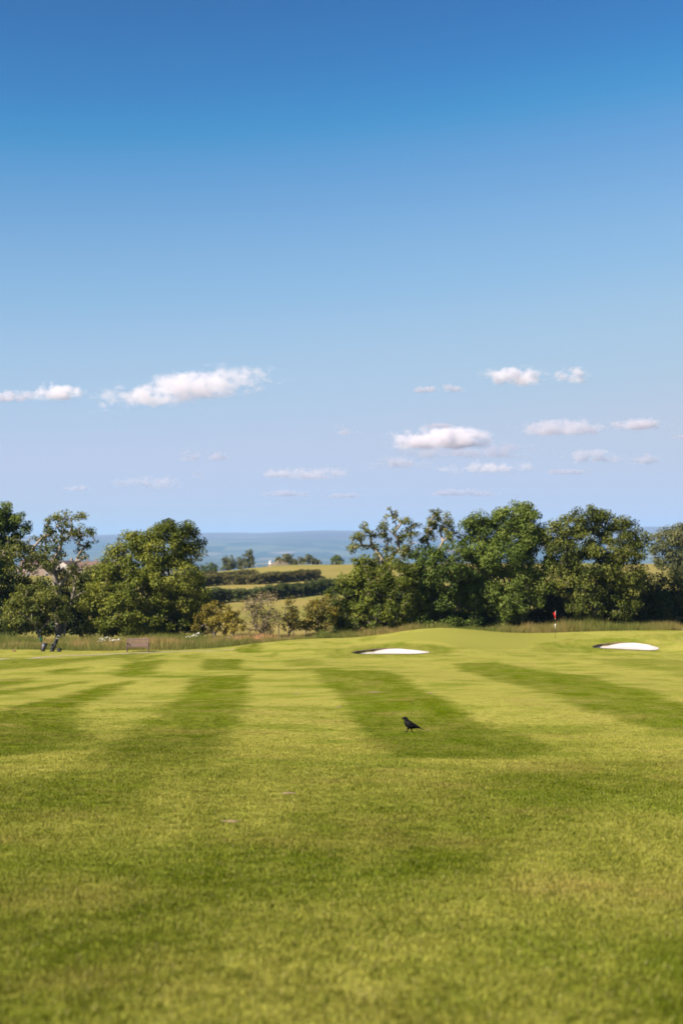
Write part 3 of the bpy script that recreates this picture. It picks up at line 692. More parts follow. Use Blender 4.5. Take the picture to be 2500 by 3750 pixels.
tree('distant_tree', 'round grey-green tree in the field beyond, at the right edge', 'tree', 2480, 190,
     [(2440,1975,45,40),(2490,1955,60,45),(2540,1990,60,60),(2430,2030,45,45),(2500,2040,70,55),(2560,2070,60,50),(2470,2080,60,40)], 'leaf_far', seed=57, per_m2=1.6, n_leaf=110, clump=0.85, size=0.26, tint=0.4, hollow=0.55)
tree('hazel_hedge', 'dark tall hedge below the distant round tree at the right edge', 'hedge', 2430, 128,
     [(2380,2140,50,45),(2450,2130,60,35),(2520,2130,60,40),(2400,2200,70,50),(2480,2200,70,55),(2560,2200,70,60),(2390,2260,60,40),(2480,2265,70,40),(2570,2260,60,40)], 'leaf_hedge', seed=58, per_m2=2.8, n_leaf=80, clump=0.6, size=0.19, tint=0.4, hollow=0.4)
tree('shade_hedge', 'dark undergrowth under the right tree group behind the green', 'hedge', 1800, 129,
     [(1290+90*k, 2262+(k % 3)*6, 75, 48) for k in range(14)] + [(1330+100*k, 2185+(k % 2)*15, 80, 55) for k in range(12)], 'leaf_hedge', seed=59, per_m2=3.6, n_leaf=90, clump=0.7, size=0.27, tint=0.3, hollow=0.1)

# hedges across the pasture, each one continuous
def hedge(name, label, pix, height, width, seed, mat='leaf_hedge', tint=0.4, n_leaf=55, per_m=11.0, size=0.24):
    r = np.random.default_rng(seed); pts = np.array([hit(*q) for q in pix]); seg = np.hypot(*np.diff(pts[:, :2], axis=0).T); s = np.concatenate([[0], np.cumsum(seg)])
    n = int(s[-1]*per_m*height); u = r.uniform(0, s[-1], n)
    x = np.interp(u, s, pts[:, 0]) + r.normal(0, width*0.3, n); y = np.interp(u, s, pts[:, 1]) + r.normal(0, width*0.3, n)
    hh = height*(0.9 + 0.07*np.sin(u*0.35+seed) + 0.05*np.sin(u*1.1))
    z = zland(x, y) + hh*r.uniform(0.1, 1.0, n)**0.8
    c0 = pts[len(pts)//2]; base = np.array([c0[0], c0[1], c0[2]])
    root = empty(name, tuple(base), label, 'hedge', 'hedges across the pasture')
    cl = np.stack([x, y, z], 1)
    ti = np.clip(tint + 0.30*((z - zland(x, y))/height - 0.5) + r.normal(0, 0.12, n), 0, 1)*1.0
    V, Fq, t = leaf_cloud(cl, np.full(n, 0.5), np.full(n, n_leaf), size, r, np.clip(tint + r.normal(0, 0.16, n), 0, 1), base)
    mesh_np('foliage', V - base, Fq, M[mat], root, {'tint': t})
    P, par = [], []
    for k in range(0, n, 3):
        g = np.array([x[k] + r.normal(0, .2), y[k] + r.normal(0, .2), float(zland(x[k], y[k])) - .05]); P += [g, cl[k]]; par += [-1, len(P)-2]
    V, Fq = tubes(np.array(P), par, np.full(len(P), 0.025), 4); tag(mesh_np('stems', V - base, Fq, M['bark'], root), kind='stuff')
hedge('field_hedge', 'dark lower hedge crossing the pasture in the gap between the trees', [(700,2222),(790,2206),(904,2203),(1002,2195),(1108,2182),(1190,2171),(1300,2160)], 2.6, 2.0, 61, 'leaf_hedge', 0.42)
hedge('upland_hedge', 'brownish upper hedge on the slope below the ridge fence', [(700,2150),(790,2143),(928,2140),(1010,2134),(1108,2126),(1160,2122)], 2.4, 2.4, 62, 'leaf_brown', 0.45)
hedge('bank_hedge', 'short tufted hedge end on the left of the upper slope', [(720,2125),(790,2122),(860,2118),(925,2116)], 2.0, 3.0, 63, 'leaf_brown', 0.4)

# trees and bushes standing along the ridge
RIDGE_Y = 452.0
def ridge_tree(px, w_, h_, label, seed, mat='leaf_far', dense=1.0, dd=0.0, cat='tree', name='ridge_tree'):
    d = RIDGE_Y + dd; x = (px-1250)/F*d; _, pb = proj(x, d, float(zland(x, d)))
    lob = [(px, pb-h_*0.62, w_*0.36, h_*0.32), (px-w_*0.25, pb-h_*0.42, w_*0.26, h_*0.26), (px+w_*0.24, pb-h_*0.45, w_*0.26, h_*0.28), (px, pb-h_*0.22, w_*0.42, h_*0.2), (px-w_*.2, pb-h_*.1, w_*.3, h_*.12), (px+w_*.22, pb-h_*.1, w_*.3, h_*.12)]
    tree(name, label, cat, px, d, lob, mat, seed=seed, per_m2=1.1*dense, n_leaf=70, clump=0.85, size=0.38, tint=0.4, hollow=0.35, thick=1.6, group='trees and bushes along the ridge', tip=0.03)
ridge_tree(838, 62, 60, 'left of the two small ridge trees, low and bushy', 71)
ridge_tree(908, 44, 76, 'slim upright tree on the ridge, right of the low bushy one', 72)
ridge_tree(880, 20, 52, 'very thin bare tree between the two small ridge trees', 73, dense=0.5)
ridge_tree(770, 56, 40, 'green bush at the left end of the ridge beside the bushy tree', 74, 'leaf_deep', cat='bush', name='ridge_bush')
ridge_tree(1048, 88, 46, 'rounded grey-green bush on the ridge crest behind the earth heap', 75, cat='bush', name='ridge_bush', dd=10)
ridge_tree(1120, 92, 38, 'broad low green bush on the ridge right of the earth heap', 76, cat='bush', name='ridge_bush', dd=8)
ridge_tree(1160, 34, 24, 'smallest low bush on the ridge beside the fence posts', 77, cat='bush', name='ridge_bush', dd=12)
ridge_tree(1232, 62, 34, 'dark green bush on the ridge next to the right tree group', 78, 'leaf_deep', cat='bush', name='ridge_bush', dd=6)

# long rough grass round the edge of the course
def rough_grass(name, label, xr, n, y_off, hmin, hmax, seed, tan, wid=0.016):
    r = np.random.default_rng(seed); x = r.uniform(xr[0], xr[1], n); e = rough_edge(x); y = e + y_off[0] + (y_off[1]-y_off[0])*r.uniform(0, 1, n)
    cl = 0.5 + 0.5*np.sin(x*1.9+np.sin(y*2.3))*np.sin(y*1.7+0.7*x); cl2 = 0.5 + 0.5*np.sin(x*0.45+1.0+0.3*y)
    cl3 = np.sin(0.9*x+2)+np.sin(2.3*x+y)+np.sin(0.37*x+0.5)
    h = r.uniform(hmin, hmax, n)*(0.62 + 0.5*cl + 0.13*cl3)*np.clip(0.45 + (y-e)/2.2, 0.4, 1)*(1 + 0.35*sstep(13, 17, x))
    t = r.uniform(0, 2*np.pi, n); ln = h*r.uniform(0.05, 0.45, n); w = wid*r.uniform(0.6, 1.4, n)
    a = r.uniform(-0.6, 0.6, n); ox, oy = np.cos(a)*w/2, np.sin(a)*w/2; dx, dy = np.cos(t)*ln, np.sin(t)*ln; z = zland(x, y) - 0.02
    V = np.zeros((n, 5, 3))
    V[:, 0] = np.stack([x-ox, y-oy, z], 1); V[:, 1] = np.stack([x+ox, y+oy, z], 1)
    V[:, 2] = np.stack([x+ox*.9+dx*.4, y+oy*.9+dy*.4, z+h*.62], 1); V[:, 3] = np.stack([x-ox*.9+dx*.4, y-oy*.9+dy*.4, z+h*.62], 1); V[:, 4] = np.stack([x+dx, y+dy, z+h], 1)
    k = np.arange(n)*5
    depth = (y-e)
    ti = np.clip(tan(x, depth) + 0.25*(cl2-0.5) + r.normal(0, 0.17, n), 0, 1)
    o = mesh_np(name, V.reshape(-1, 3), [np.stack([k, k+1, k+2, k+3], 1), np.stack([k+3, k+2, k+4], 1)], M['long_grass'], None, {'tint': np.repeat(ti, 5)})
    return tag(o, label, 'grass', kind='stuff')
M['long_grass'] = leaf_mat('long_grass', (0.12, 0.155, 0.026), (0.26, 0.22, 0.07), (0.52, 0.30, 0.155), 0.5)
rough_grass('long_grass', 'long green and tan rough grass behind the bench and trolley', (-42, -2), 95000, (0.0, 13.0), 0.35, 0.85, 81,
            lambda x, d: 0.22 + 0.62*np.exp(-((d-3.4)/1.5)**2)*(0.75+0.25*np.sin(x*0.8)) + 0.35*sstep(-12, -8, x)*sstep(0.5, 3, d))
rough_grass('long_grass', 'long pale rough grass behind the putting green', (-2, 46), 80000, (0.2, 6.5), 0.40, 0.95, 82, lambda x, d: 0.27 + 0.15*np.sin(x*0.5) + 0.1*sstep(20, 30, x))
rough_grass('long_grass', 'bleached grass growing round the shrubs in the gap', (-14, 2), 12000, (5.5, 16.0), 0.3, 0.6, 83, lambda x, d: 0.55 + 0*x)
# ------------------------------------------------------------------ things on the course
def gp(px, py): 
    h = hit(px, py, fn=zground); return Vector(h)
# ---- the crow: one continuous skin (head, body, folded wings, tail, legs)
def crow():
    base = gp(1500, 2682); base.z = float(zground(base.x, base.y))
    k = base.y / F / 7.84          # metres per pixel of the close view
    def q(zx, zy, side=0.0): return Vector(((zx-655)*k, side, (802-zy)*k))
    b = MB()
    b.loft([q(462,402), q(478,398), q(500,396), q(525,408), q(548,445), q(566,492), q(598,552), q(655,600), q(725,622), q(800,640), q(870,656), q(930,676)],
           [(20*k,18*k), (34*k,30*k), (46*k,42*k), (52*k,54*k), (54*k,60*k), (68*k,78*k), (92*k,104*k), (100*k,108*k), (88*k,88*k), (62*k,58*k), (40*k,34*k), (26*k,20*k)], 16)
    b.loft([q(500,396), q(465,402), q(440,410), q(418,421)], [(22*k,22*k), (18*k,17*k), (14*k,13*k), (7*k,7*k)], 8)          # upper bill
    b.loft([q(500,425), q(468,432), q(445,443), q(424,458)], [(18*k,15*k), (14*k,10*k), (11*k,9*k), (6*k,6*k)], 8)            # lower bill, open
    b.loft([q(850,648), q(930,672), q(985,694), q(1038,717)], [(34*k,16*k), (38*k,11*k), (40*k,10*k), (34*k,9*k)], 10)      # tail
    for s in (-1, 1):                                                                                                       # folded wings
        b.loft([q(575,530,s*62*k), q(640,555,s*86*k), q(720,590,s*84*k), q(810,618,s*58*k), q(900,650,s*34*k), q(975,688,s*20*k)],
               [(18*k,34*k), (20*k,66*k), (20*k,62*k), (17*k,40*k), (13*k,22*k), (9*k,10*k)], 10)
    def leg(hipx, hipy, kneex, kneey, ankx, anky, footx, s):
        b.loft([q(hipx,hipy,s*40*k), q(kneex,kneey,s*42*k), q(ankx,anky,s*42*k), q(footx,795,s*42*k)], [42*k, 32*k, 16*k, 14*k], 8)
        f = q(footx, 796, s*42*k)
        for dx, dy in ((-62, 0), (-52, 26), (-52, -26), (44, 0)):
            b.loft([f, f + Vector((dx*k*.5, dy*k*.5, 4*k)), f + Vector((dx*k, dy*k, -2*k))], [12*k, 11*k, 8*k], 6)
    leg(625, 640, 605, 705, 585, 755, 545, -1)
    leg(690, 640, 695, 705, 705, 745, 712, 1)
    me = bpy.data.meshes.new('crow'); me.from_pydata(b.v, [], b.f); me.update()
    tmp = bpy.data.objects.new('crow_tmp', me); link(tmp)
    rm = tmp.modifiers.new('r', 'REMESH'); rm.mode = 'VOXEL'; rm.voxel_size = 0.003
    sm = tmp.modifiers.new('s', 'SMOOTH'); sm.factor = 0.5; sm.iterations = 2
    dg = bpy.context.evaluated_depsgraph_get(); dg.update(); me2 = bpy.data.meshes.new_from_object(tmp.evaluated_get(dg))
    bpy.data.objects.remove(tmp)
    for p_ in me2.polygons: p_.use_smooth = True
    m, nt, out = new_mat('crow_plumage')
    tc = N(nt, 'ShaderNodeTexCoord'); v = scaled(nt, tc.outputs['Object'], 14, 60, 60); n = noise(nt, v, 1.6, 4)
    p_ = N(nt, 'ShaderNodeBsdfPrincipled', Roughness=0.6); p_.inputs['Specular IOR Level'].default_value = 0.07
    L(nt, mixc(nt, n, (0.002, 0.002, 0.0025), (0.006, 0.0055, 0.007)), p_.inputs['Base Color'])
    bb = N(nt, 'ShaderNodeBump', Strength=0.5, Distance=0.004); L(nt, n, bb.inputs['Height']); L(nt, bb.outputs[0], p_.inputs['Normal']); L(nt, p_.outputs[0], out.inputs[0])
    me2.materials.clear(); me2.materials.append(m); me2.name = 'crow'
    o = bpy.data.objects.new('crow', me2); link(o); o.location = base + Vector((0, 0, 0.004)); o.rotation_euler = (0, 0, R(-8))
    tag(o, 'black crow with open beak walking across the dark mown stripe', 'crow')
    e = plain('crow_eye', (0.02, 0.015, 0.012), 0.08, spec=0.8)
    for s in (-1, 1):
        MB().loft([q(516,402,s*44*k), q(516,402,s*53*k)], [6.5*k, 4*k], 8).build('eye', e, o, True)
crow()

# ---- the bench
M['bench_wood'] = plain('bench_wood', (0.125, 0.078, 0.062), 0.7, var=0.35, scale=9, bump_s=0.1)
def bench():
    c = gp(505, 2386.5); W, D = 1.62, 0.56
    root = empty('park_bench', c, 'brown slatted wooden bench facing the fairway, in front of the long grass', 'bench', rz=R(4))
    w = M['bench_wood']; x = W/2
    for s in (-1, 1):
        MB().box((s*(x-.035), -D/2+.035, .31), (.07, .07, .62)).build('front_leg', w, root, bevel=.006)
        MB().loft([(s*(x-.035), D/2-.05, 0), (s*(x-.035), D/2-.05, .42), (s*(x-.035), D/2+.06, .93)], [.045, .045, .035], 4).build('back_leg', w, root)
        MB().box((s*(x-.035), .0, .645), (.085, D+.06, .035)).build('armrest', w, root, bevel=.006)
        MB().box((s*(x-.035), .0, .36), (.04, D-.1, .07)).build('side_rail', w, root)
    MB().box((0, -D/2+.035, .385), (W-.14, .035, .075)).build('front_rail', w, root)
    for i in range(5): MB().box((0, -D/2+.06+.105*i, .435), (W-.06, .085, .022)).build('seat_slat', w, root, bevel=.004)
    tilt = Matrix.Rotation(R(-12), 3, 'X')
    MB().box((0, D/2+.06, .91), (W-.1, .04, .09), tilt).build('top_rail', w, root, bevel=.006)
    MB().box((0, D/2-.035, .475), (W-.1, .035, .06), tilt).build('lower_rail', w, root)
    for i in range(21):
        MB().box((-(W-.2)/2 + i*(W-.2)/20, D/2+.012, .69), (.046, .016, .40), tilt).build('back_slat', w, root)
bench()

# ---- golf bag on its trolley
M['nylon'] = plain('black_nylon', (0.006, 0.006, 0.009), 0.55, var=0.4, scale=12, spec=0.2)
M['grey_nylon'] = plain('grey_nylon', (0.018, 0.018, 0.022), 0.5, var=0.3, scale=12)
M['tube_black'] = plain('black_tube', (0.02, 0.02, 0.022), 0.35, spec=0.6)
M['rubber'] = plain('tyre_rubber', (0.012, 0.012, 0.012), 0.8)
M['steel'] = plain('club_steel', (0.5, 0.5, 0.5), 0.25, metal=0.9)
def trolley():
    a = gp(191, 2386.5)
    root = empty('golf_trolley', a, 'black golf bag full of clubs standing on a two-wheeled pull trolley', 'golf trolley')
    # local x to the right, bag leans right as it rises
    ax = Vector((0.36, 0.10, 0.93)).normalized(); b0 = Vector((0.02, 0, 0.10))
    bag = MB().loft([b0, b0+ax*.05, b0+ax*.30, b0+ax*.55, b0+ax*.80, b0+ax*.86], [.105, .125, .12, .125, .13, .128], 14).build('golf_bag', M['nylon'], root, True)
    MB().loft([b0+ax*.10+Vector((-.10,-.06,.02)), b0+ax*.16+Vector((-.135,-.08,.02)), b0+ax*.40+Vector((-.13,-.08,.02)), b0+ax*.46+Vector((-.09,-.06,.02))], [.05, .075, .075, .045], 10).build('pocket', M['grey_nylon'], bag, True)
    MB().loft([b0+ax*.12+Vector((.07,-.10,0)), b0+ax*.18+Vector((.09,-.13,0)), b0+ax*.52+Vector((.09,-.13,0)), b0+ax*.58+Vector((.06,-.10,0))], [.04, .06, .06, .04], 10).build('pocket', M['nylon'], bag, True)
    MB().loft([b0+ax*.835, b0+ax*.875], [.137, .137], 14).build('rim', M['grey_nylon'], bag, True)
    MB().loft([b0-ax*.03, b0+ax*.05], [.12, .13], 14).build('bag_base', M['grey_nylon'], bag, True)
    r = random.Random(5)
    for i in range(7):
        an = i*0.9; s0 = b0 + ax*.80 + Vector((.07*math.cos(an), .07*math.sin(an), 0)); s1 = s0 + (ax + Vector((r.uniform(-.12,.2), r.uniform(-.1,.1), 0))).normalized()*r.uniform(.20, .32)
        sh = MB().loft([s0, s1], .007, 6).build('club_shaft', M['steel'], root)
        if i % 2: MB().loft([s1-Vector((.03,0,.01)), s1+Vector((.0,0,.02)), s1+Vector((.055,0,.005)), s1+Vector((.085,0,-.01))], [(.02,.02), (.042,.034), (.04,.032), (.018,.016)], 10).build('club_head', M['nylon'], sh, True)
        else: MB().loft([s1, s1+Vector((.03,0,.012)), s1+Vector((.08,0,.02))], [(.008,.012), (.008,.026), (.007,.032)], 8).build('club_head', M['steel'], sh, True)
    MB().loft([b0+Vector((.14,.0,-.06)), b0+ax*.5+Vector((.15,0,-.02)), b0+ax*1.0+Vector((.15,0,-.02)), b0+ax*1.08+Vector((.24,0,-.01))], .014, 8).build('frame_tube', M['tube_black'], root, True)
    MB().loft([b0+ax*1.08+Vector((.22,0,-.01)), b0+ax*1.1+Vector((.36,0,.0))], .02, 8).build('handle', M['tube_black'], root, True)
    for s in (-1, 1):
        hub = Vector((.55, s*.26, .125))
        MB().loft([b0+ax*.28+Vector((.13, s*.03, 0)), hub + Vector((0, -s*.02, 0))], .011, 8).build('axle_strut', M['tube_black'], root)
        wl = MB().loft([hub+Vector((0,-.018,0)), hub+Vector((0,.018,0))], [.10, .10], 24).build('wheel', M['grey_nylon'], root)
        V, Fs = [], []
        for i in range(24):
            for j in range(8):
                A, B = 2*math.pi*i/24, 2*math.pi*j/8; rr = .108 + .02*math.cos(B); V.append(hub + Vector((rr*math.cos(A), .024*math.sin(B), rr*math.sin(A))))
                Fs.append((i*8+j, ((i+1) % 24)*8+j, ((i+1) % 24)*8+(j+1) % 8, i*8+(j+1) % 8))
        MB().add(V, Fs).build('tyre', M['rubber'], wl, True)
    MB().box((.0, 0, .045), (.26, .22, .09)).build('foot_bracket', M['tube_black'], root, bevel=.01)
trolley()

# ---- bin and the green box on a post beside it
M['bin_plastic'] = plain('bin_plastic', (0.040, 0.037, 0.045), 0.45, var=0.15)
def litter_bin():
    c = gp(158, 2385.5)
    root = empty('litter_bin', c, 'dark grey bucket bin leaning to the right beside the green box post', 'bin')
    ax = Vector((.26, 0, .97)).normalized(); o_ = Vector((.0, 0, .02))
    MB().loft([o_, o_+ax*.2, o_+ax*.56], [.125, .15, .195], 20).build('bucket', M['bin_plastic'], root, True)
    MB().loft([o_+ax*.54, o_+ax*.60], [.21, .205], 20).build('rim', M['bin_plastic'], root, True)
    MB().loft([o_+ax*.601, o_+ax*.606], [.18, .17], 20).build('opening', M['rubber'], root, True)
    MB().box((.0, .0, .012), (.28, .24, .024)).build('base', M['bin_plastic'], root)
litter_bin()
def box_post():
    c = gp(153.5, 2384.8); c.y -= 0.12
    c.z = float(zground(c.x, c.y))
    root = empty('ball_washer', c, 'dark green box on a slim brown post at the left, beside the bucket bin', 'ball washer')
    MB().box((0, 0, .35), (.055, .055, .72)).build('post', plain('post_wood', (0.085, 0.045, 0.032), 0.7), root, bevel=.006)
    g = plain('green_enamel', (0.006, 0.055, 0.028), 0.35, spec=0.5)
    MB().box((-.03, 0, .88), (.17, .14, .36)).build('housing', g, root, bevel=.02)
    MB().loft([(-.03, 0, 1.06), (-.03, 0, 1.10)], [.11, .06], 12).build('cap', plain('black_cap', (.015, .02, .018), .4), root, True)
    MB().loft([(-.03, 0, 1.10), (-.03, 0, 1.15)], [.018, .03], 8).build('plunger_knob', M['rubber'], root, True)
    MB().loft([(-.03, -.06, .18), (-.16, -.05, .17)], [.02, .035], 8).build('foot_scraper', M['rubber'], root, True)
box_post()
tm = plain('tee_marker', (0.20, 0.11, 0.05), 0.5)
c = gp(52, 2386); mk = empty('tee_marker', c, 'tiny brown tee marker block on the grass at the far left', 'tee marker')
MB().box((0, 0, .06), (.22, .14, .12)).build('block', tm, mk, bevel=.02); MB().loft([(0,0,-.05), (0,0,.02)], .02, 6).build('spike', M['steel'], mk)

# ---- the flagstick
def flagstick():
    c = gp(2032, 2336); d = c.y; k = d/F
    top = (2336-2238)*k
    root = empty('golf_flag', c, 'red flag hanging on a white and black banded flagstick on the green', 'flagstick')
    wm, bm_ = plain('stick_white', (0.78, 0.75, 0.72), .4, var=.05), plain('stick_black', (0.015, 0.013, 0.012), .5)
    z = 0.0
    for i, (frac, mt) in enumerate(((.345, bm_), (.185, wm), (.16, bm_), (.31, wm))):
        z1 = z + top*frac; r0 = .013 if mt is bm_ else .016
        MB().loft([(0,0,z), (0,0,z1)], [r0, r0], 10).build('pole_band', mt, root, True); z = z1
    MB().loft([(0,0,0.002), (0,0,.012)], [.06, .06], 16).build('hole_cup', bm_, root)
    # limp cloth: folds that hang from the top of the stick
    n, mm = 12, 14; V = []
    for j in range(mm+1):
        v = j/mm
        for i in range(n+1):
            u = i/n
            x = -.03 + (-.15*u*(1-.45*v) + .17*u*v*0.9) + .02*math.sin(9*u+3*v); y = .05*math.sin(7*u+2*v)*(0.3+.7*u) - .03
            zz = top - .012 - .55*v*(.75+.25*u) - .20*u*(1-v*.4) - .03*math.sin(5*u)
            V.append((x + .045*u*math.sin(4*v), y, zz))
    Fs = [(j*(n+1)+i, j*(n+1)+i+1, (j+1)*(n+1)+i+1, (j+1)*(n+1)+i) for j in range(mm) for i in range(n)]
    m, nt, out = new_mat('flag_red'); p_ = N(nt, 'ShaderNodeBsdfPrincipled', Roughness=.7); p_.inputs['Base Color'].default_value = (.72, .012, .006, 1)
    t_ = N(nt, 'ShaderNodeBsdfTranslucent'); t_.inputs[0].default_value = (.65, .03, .012, 1); mx_ = N(nt, 'ShaderNodeMixShader', Fac=.3)
    L(nt, p_.outputs[0], mx_.inputs[1]); L(nt, t_.outputs[0], mx_.inputs[2]); L(nt, mx_.outputs[0], out.inputs[0])
    f = MB().add(V, Fs).build('flag', m, root, True); so = f.modifiers.new('thickness', 'SOLIDIFY'); so.thickness = .004
flagstick()

# ---- fence posts
M['post'] = plain('weathered_post', (0.075, 0.055, 0.042), 0.85, var=0.4, scale=5)
M['post_pale'] = plain('bleached_post', (0.26, 0.23, 0.20), 0.85, var=0.3, scale=5)
def post(px, py_top, py_base, d, label, group, mat, lean, h=None):
    x = (px-1250)/F*d; z = float(zland(x, d)); h = h or 1.15
    root_m = MB().loft([(0,0,-.2), (lean*.5,0,h*.6), (lean,0,h-.04), (lean,0,h)], [.055, .055, .05, .025], 6)
    o = root_m.build('fence_post', mat, None); o.location = (x, d, z); tag(o, label, 'fence post', group); return o
for i, px in enumerate((1020, 1075, 1120, 1222)):
    post(px, 0, 0, 124.5 - 0.3*i, ['leftmost dark fence post among the shrubs in the gap', 'second dark fence post from the left in the gap, under the thin shrub', 'third fence post in the gap, standing clear against the field', 'dark fence post under the brown bush, nearest the right trees'][i], 'dark fence posts in the gap', M['post'], [.03, -.02, .05, -.04][i], 1.55)
rp = [890, 907, 924, 938, 944, 1093, 1095+24, 1123, 1139, 1155, 1172, 1186, 1010, 985, 965, 1225, 1250, 1275]
rp = sorted(set(rp))
for i, px in enumerate(rp):
    d = RIDGE_Y - 4 + 2*math.sin(i); nm_ = 'pale fence post number %d' % i
    post(px, 0, 0, d, 'pale weathered post of the wire fence along the ridge top', 'fence posts along the ridge', M['post_pale'], .08*math.sin(i*2.3), 1.0 + .25*math.sin(i*1.7))

# ---- earth heap on the ridge
def heap():
    d = RIDGE_Y + 2; x = (1022-1250)/F*d; z = float(zland(x, d)); V, Fs = [], []; na_, nr = 40, 12; r = np.random.default_rng(9)
    for i in range(nr+1):
        for j in range(na_):
            a = 2*math.pi*j/na_; q = i/nr; hgt = 1.7*max(0, 1-q**1.3)*(0.8+.25*math.sin(3*a+1)+.1*math.sin(7*a)) + .12*r.normal()*(1-q)
            V.append((4.2*q*math.cos(a), 2.6*q*math.sin(a), hgt - .15*(q > .99)))
    Fs = [(i*na_+j, i*na_+(j+1) % na_, (i+1)*na_+(j+1) % na_, (i+1)*na_+j) for i in range(nr) for j in range(na_)]
    o = MB().add(V, Fs).build('earth_heap', plain('earth', (0.10, 0.080, 0.05), .95, var=.5, scale=1.2, bump_s=.5), None); o.location = (x, d, z)
    tag(o, 'low brown heap of earth on the ridge beside the white towers', 'earth heap')
heap()

# ---- far white towers and village houses
M['white_wall'] = plain('white_render', (0.45, 0.42, 0.40), .8, var=.1, scale=.5)
M['pale_wall'] = plain('aged_render', (0.30, 0.27, 0.25), .85, var=.12, scale=.5)
M['brick'] = plain('pale_brick', (0.20, 0.145, 0.115), .9, var=.25, scale=.6)
M['roof'] = plain('brown_tile', (0.11, 0.070, 0.055), .85, var=.3, scale=.8)
M['glass'] = plain('window_dark', (0.03, 0.035, 0.045), .15)
def silo(px, ytop, ybase, d, w, label):
    a, b_ = at(px, ybase, d), at(px, ytop, d); z0 = min(a[2], float(zland(a[0], d))) - 1; h = b_[2]-z0; r0 = w/2*d/F
    root = empty('white_tower', (a[0], d, z0), label, 'tower', 'white towers behind the ridge')
    MB().loft([(0,0,0), (0,0,h*.94)], [r0, r0], 20).build('wall', M['white_wall'], root, True)
    MB().loft([(0,0,h*.94), (0,0,h*.985), (0,0,h)], [r0*1.06, r0*.8, r0*.15], 20).build('roof', M['white_wall'], root, True)
    MB().box((r0*.2, -r0, h*.72), (r0*.5, .3, h*.08)).build('window', M['glass'], root)
silo(990, 2053, 2080, 640, 11, 'left and wider of two small white towers showing over the ridge')
silo(1007, 2058, 2080, 640, 9, 'right and narrower of two small white towers showing over the ridge')
def house(px, d, w, dep, hw, hr, rz, wall, label, eaves_py):
    c = at(px, eaves_py, d); z0 = c[2]-hw
    root = empty('village_house', (c[0], d, z0), label, 'house', 'village houses beyond the left trees', rz)
    # walls with gables
    V = [(-w/2,-dep/2,-3), (w/2,-dep/2,-3), (w/2,dep/2,-3), (-w/2,dep/2,-3), (-w/2,-dep/2,hw), (w/2,-dep/2,hw), (w/2,dep/2,hw), (-w/2,dep/2,hw), (-w/2,0,hw+hr), (w/2,0,hw+hr)]
    MB().add(V, [(0,1,5,4), (2,3,7,6), (1,2,6,9,5), (3,0,4,8,7), (3,2,1,0)]).build('wall', wall, root)
    e = .35; t = .18; rm_ = MB()
    for s in (-1, 1):
        y1 = s*(dep/2+e); z1 = hw - e*hr/(dep/2)
        rm_.add([(-w/2-e,0,hw+hr+.02), (w/2+e,0,hw+hr+.02), (w/2+e,y1,z1+.02), (-w/2-e,y1,z1+.02), (-w/2-e,0,hw+hr+t), (w/2+e,0,hw+hr+t), (w/2+e,y1,z1+t), (-w/2-e,y1,z1+t)],
                [(0,1,2,3), (7,6,5,4), (0,4,5,1), (1,5,6,2), (2,6,7,3), (3,7,4,0)])
    rf = rm_.build('roof', M['roof'], root)
    MB().box((w*.32, 0, hw+hr+.4), (.7, .6, 1.5)).build('chimney', M['brick'], rf)
    for i in range(2):
        for zf in (.32, .74):
            wn_ = MB().box(((-.25+.5*i)*w, -dep/2-.03, hw*zf), (1.3, .10, 1.2)).build('window', M['white_wall'], root)
            MB().box(((-.25+.5*i)*w, -dep/2-.09, hw*zf), (1.1, .04, 1.0)).build('pane', M['glass'], wn_)
    MB().box((0, -dep/2-.03, .4), (1.0, .08, 2.1)).build('door', M['glass'], root)
house(250, 520, 8.0, 7, 4.2, 2.4, R(70), M['pale_wall'], 'white gabled house seen through the gnarled tree at the left', 2079)
house(283, 524, 12.0, 7, 4.2, 2.6, R(8), M['brick'], 'long brown-roofed house between the white gabled house and the right-hand house', 2083)
house(328, 516, 7.5, 7, 4.2, 2.4, R(5), M['brick'], 'brown-roofed house nearest the bushy tree at the left', 2082)
house(150, 530, 14.0, 7, 4.2, 2.6, R(-6), M['brick'], 'brown-roofed house furthest left, mostly hidden by branches', 2076)
house(400, 535, 12.0, 7, 4.2, 2.6, R(4), M['brick'], 'roof peeping over the left shoulder of the bushy tree', 2082)

# ---- white umbel flowers in the long grass
M['umbel'] = plain('umbel_white', (0.70, 0.68, 0.60), .8, var=.15); M['stalk'] = plain('stalk_green', (0.07, 0.09, 0.025), .8)
def umbel():
    root = empty('cow_parsley', (0,0,0), 'white-flowered cow parsley plant standing in the long grass', 'wildflower', 'cow parsley in the long grass')
    MB().loft([(0,0,-.05), (.02,0,.5), (.03,.01,.95)], [.012, .010, .007], 5).build('stem', M['stalk'], root)
    for i, (x, y, z) in enumerate(((.03,.01,.97), (-.12,.03,.88), (.16,-.04,.90))):
        st = MB().loft([(.02,0,.62), (x,y,z)], [.007, .006], 5).build('stalk', M['stalk'], root) 
        mbf = MB(); r = random.Random(i)
        for j in range(14):
            a = r.uniform(0, 6.28); q_ = .075*math.sqrt(r.random()); mbf.loft([(x+q_*.3*math.cos(a), y+q_*.3*math.sin(a), z-.03), (x+q_*math.cos(a), y+q_*math.sin(a), z+.02), (x+q_*math.cos(a), y+q_*math.sin(a), z+.028)], [.004, .022, .015], 5)
        mbf.build('flower_head', M['umbel'], st)
    return root
def copy_tree(o, parent=None):
    c_ = o.copy(); C.objects.link(c_); c_.parent = parent
    for ch in list(o.children): copy_tree(ch, c_)
    return c_
u0 = umbel(); spots = [(366,2349),(372,2336),(380,2341),(396,2333),(404,2338),(412,2345),(418,2342),(424,2341),(430,2343),(436,2340),(420,2348),(530,2338),(715,2325),(728,2318),(835,2340),(690,2330)]
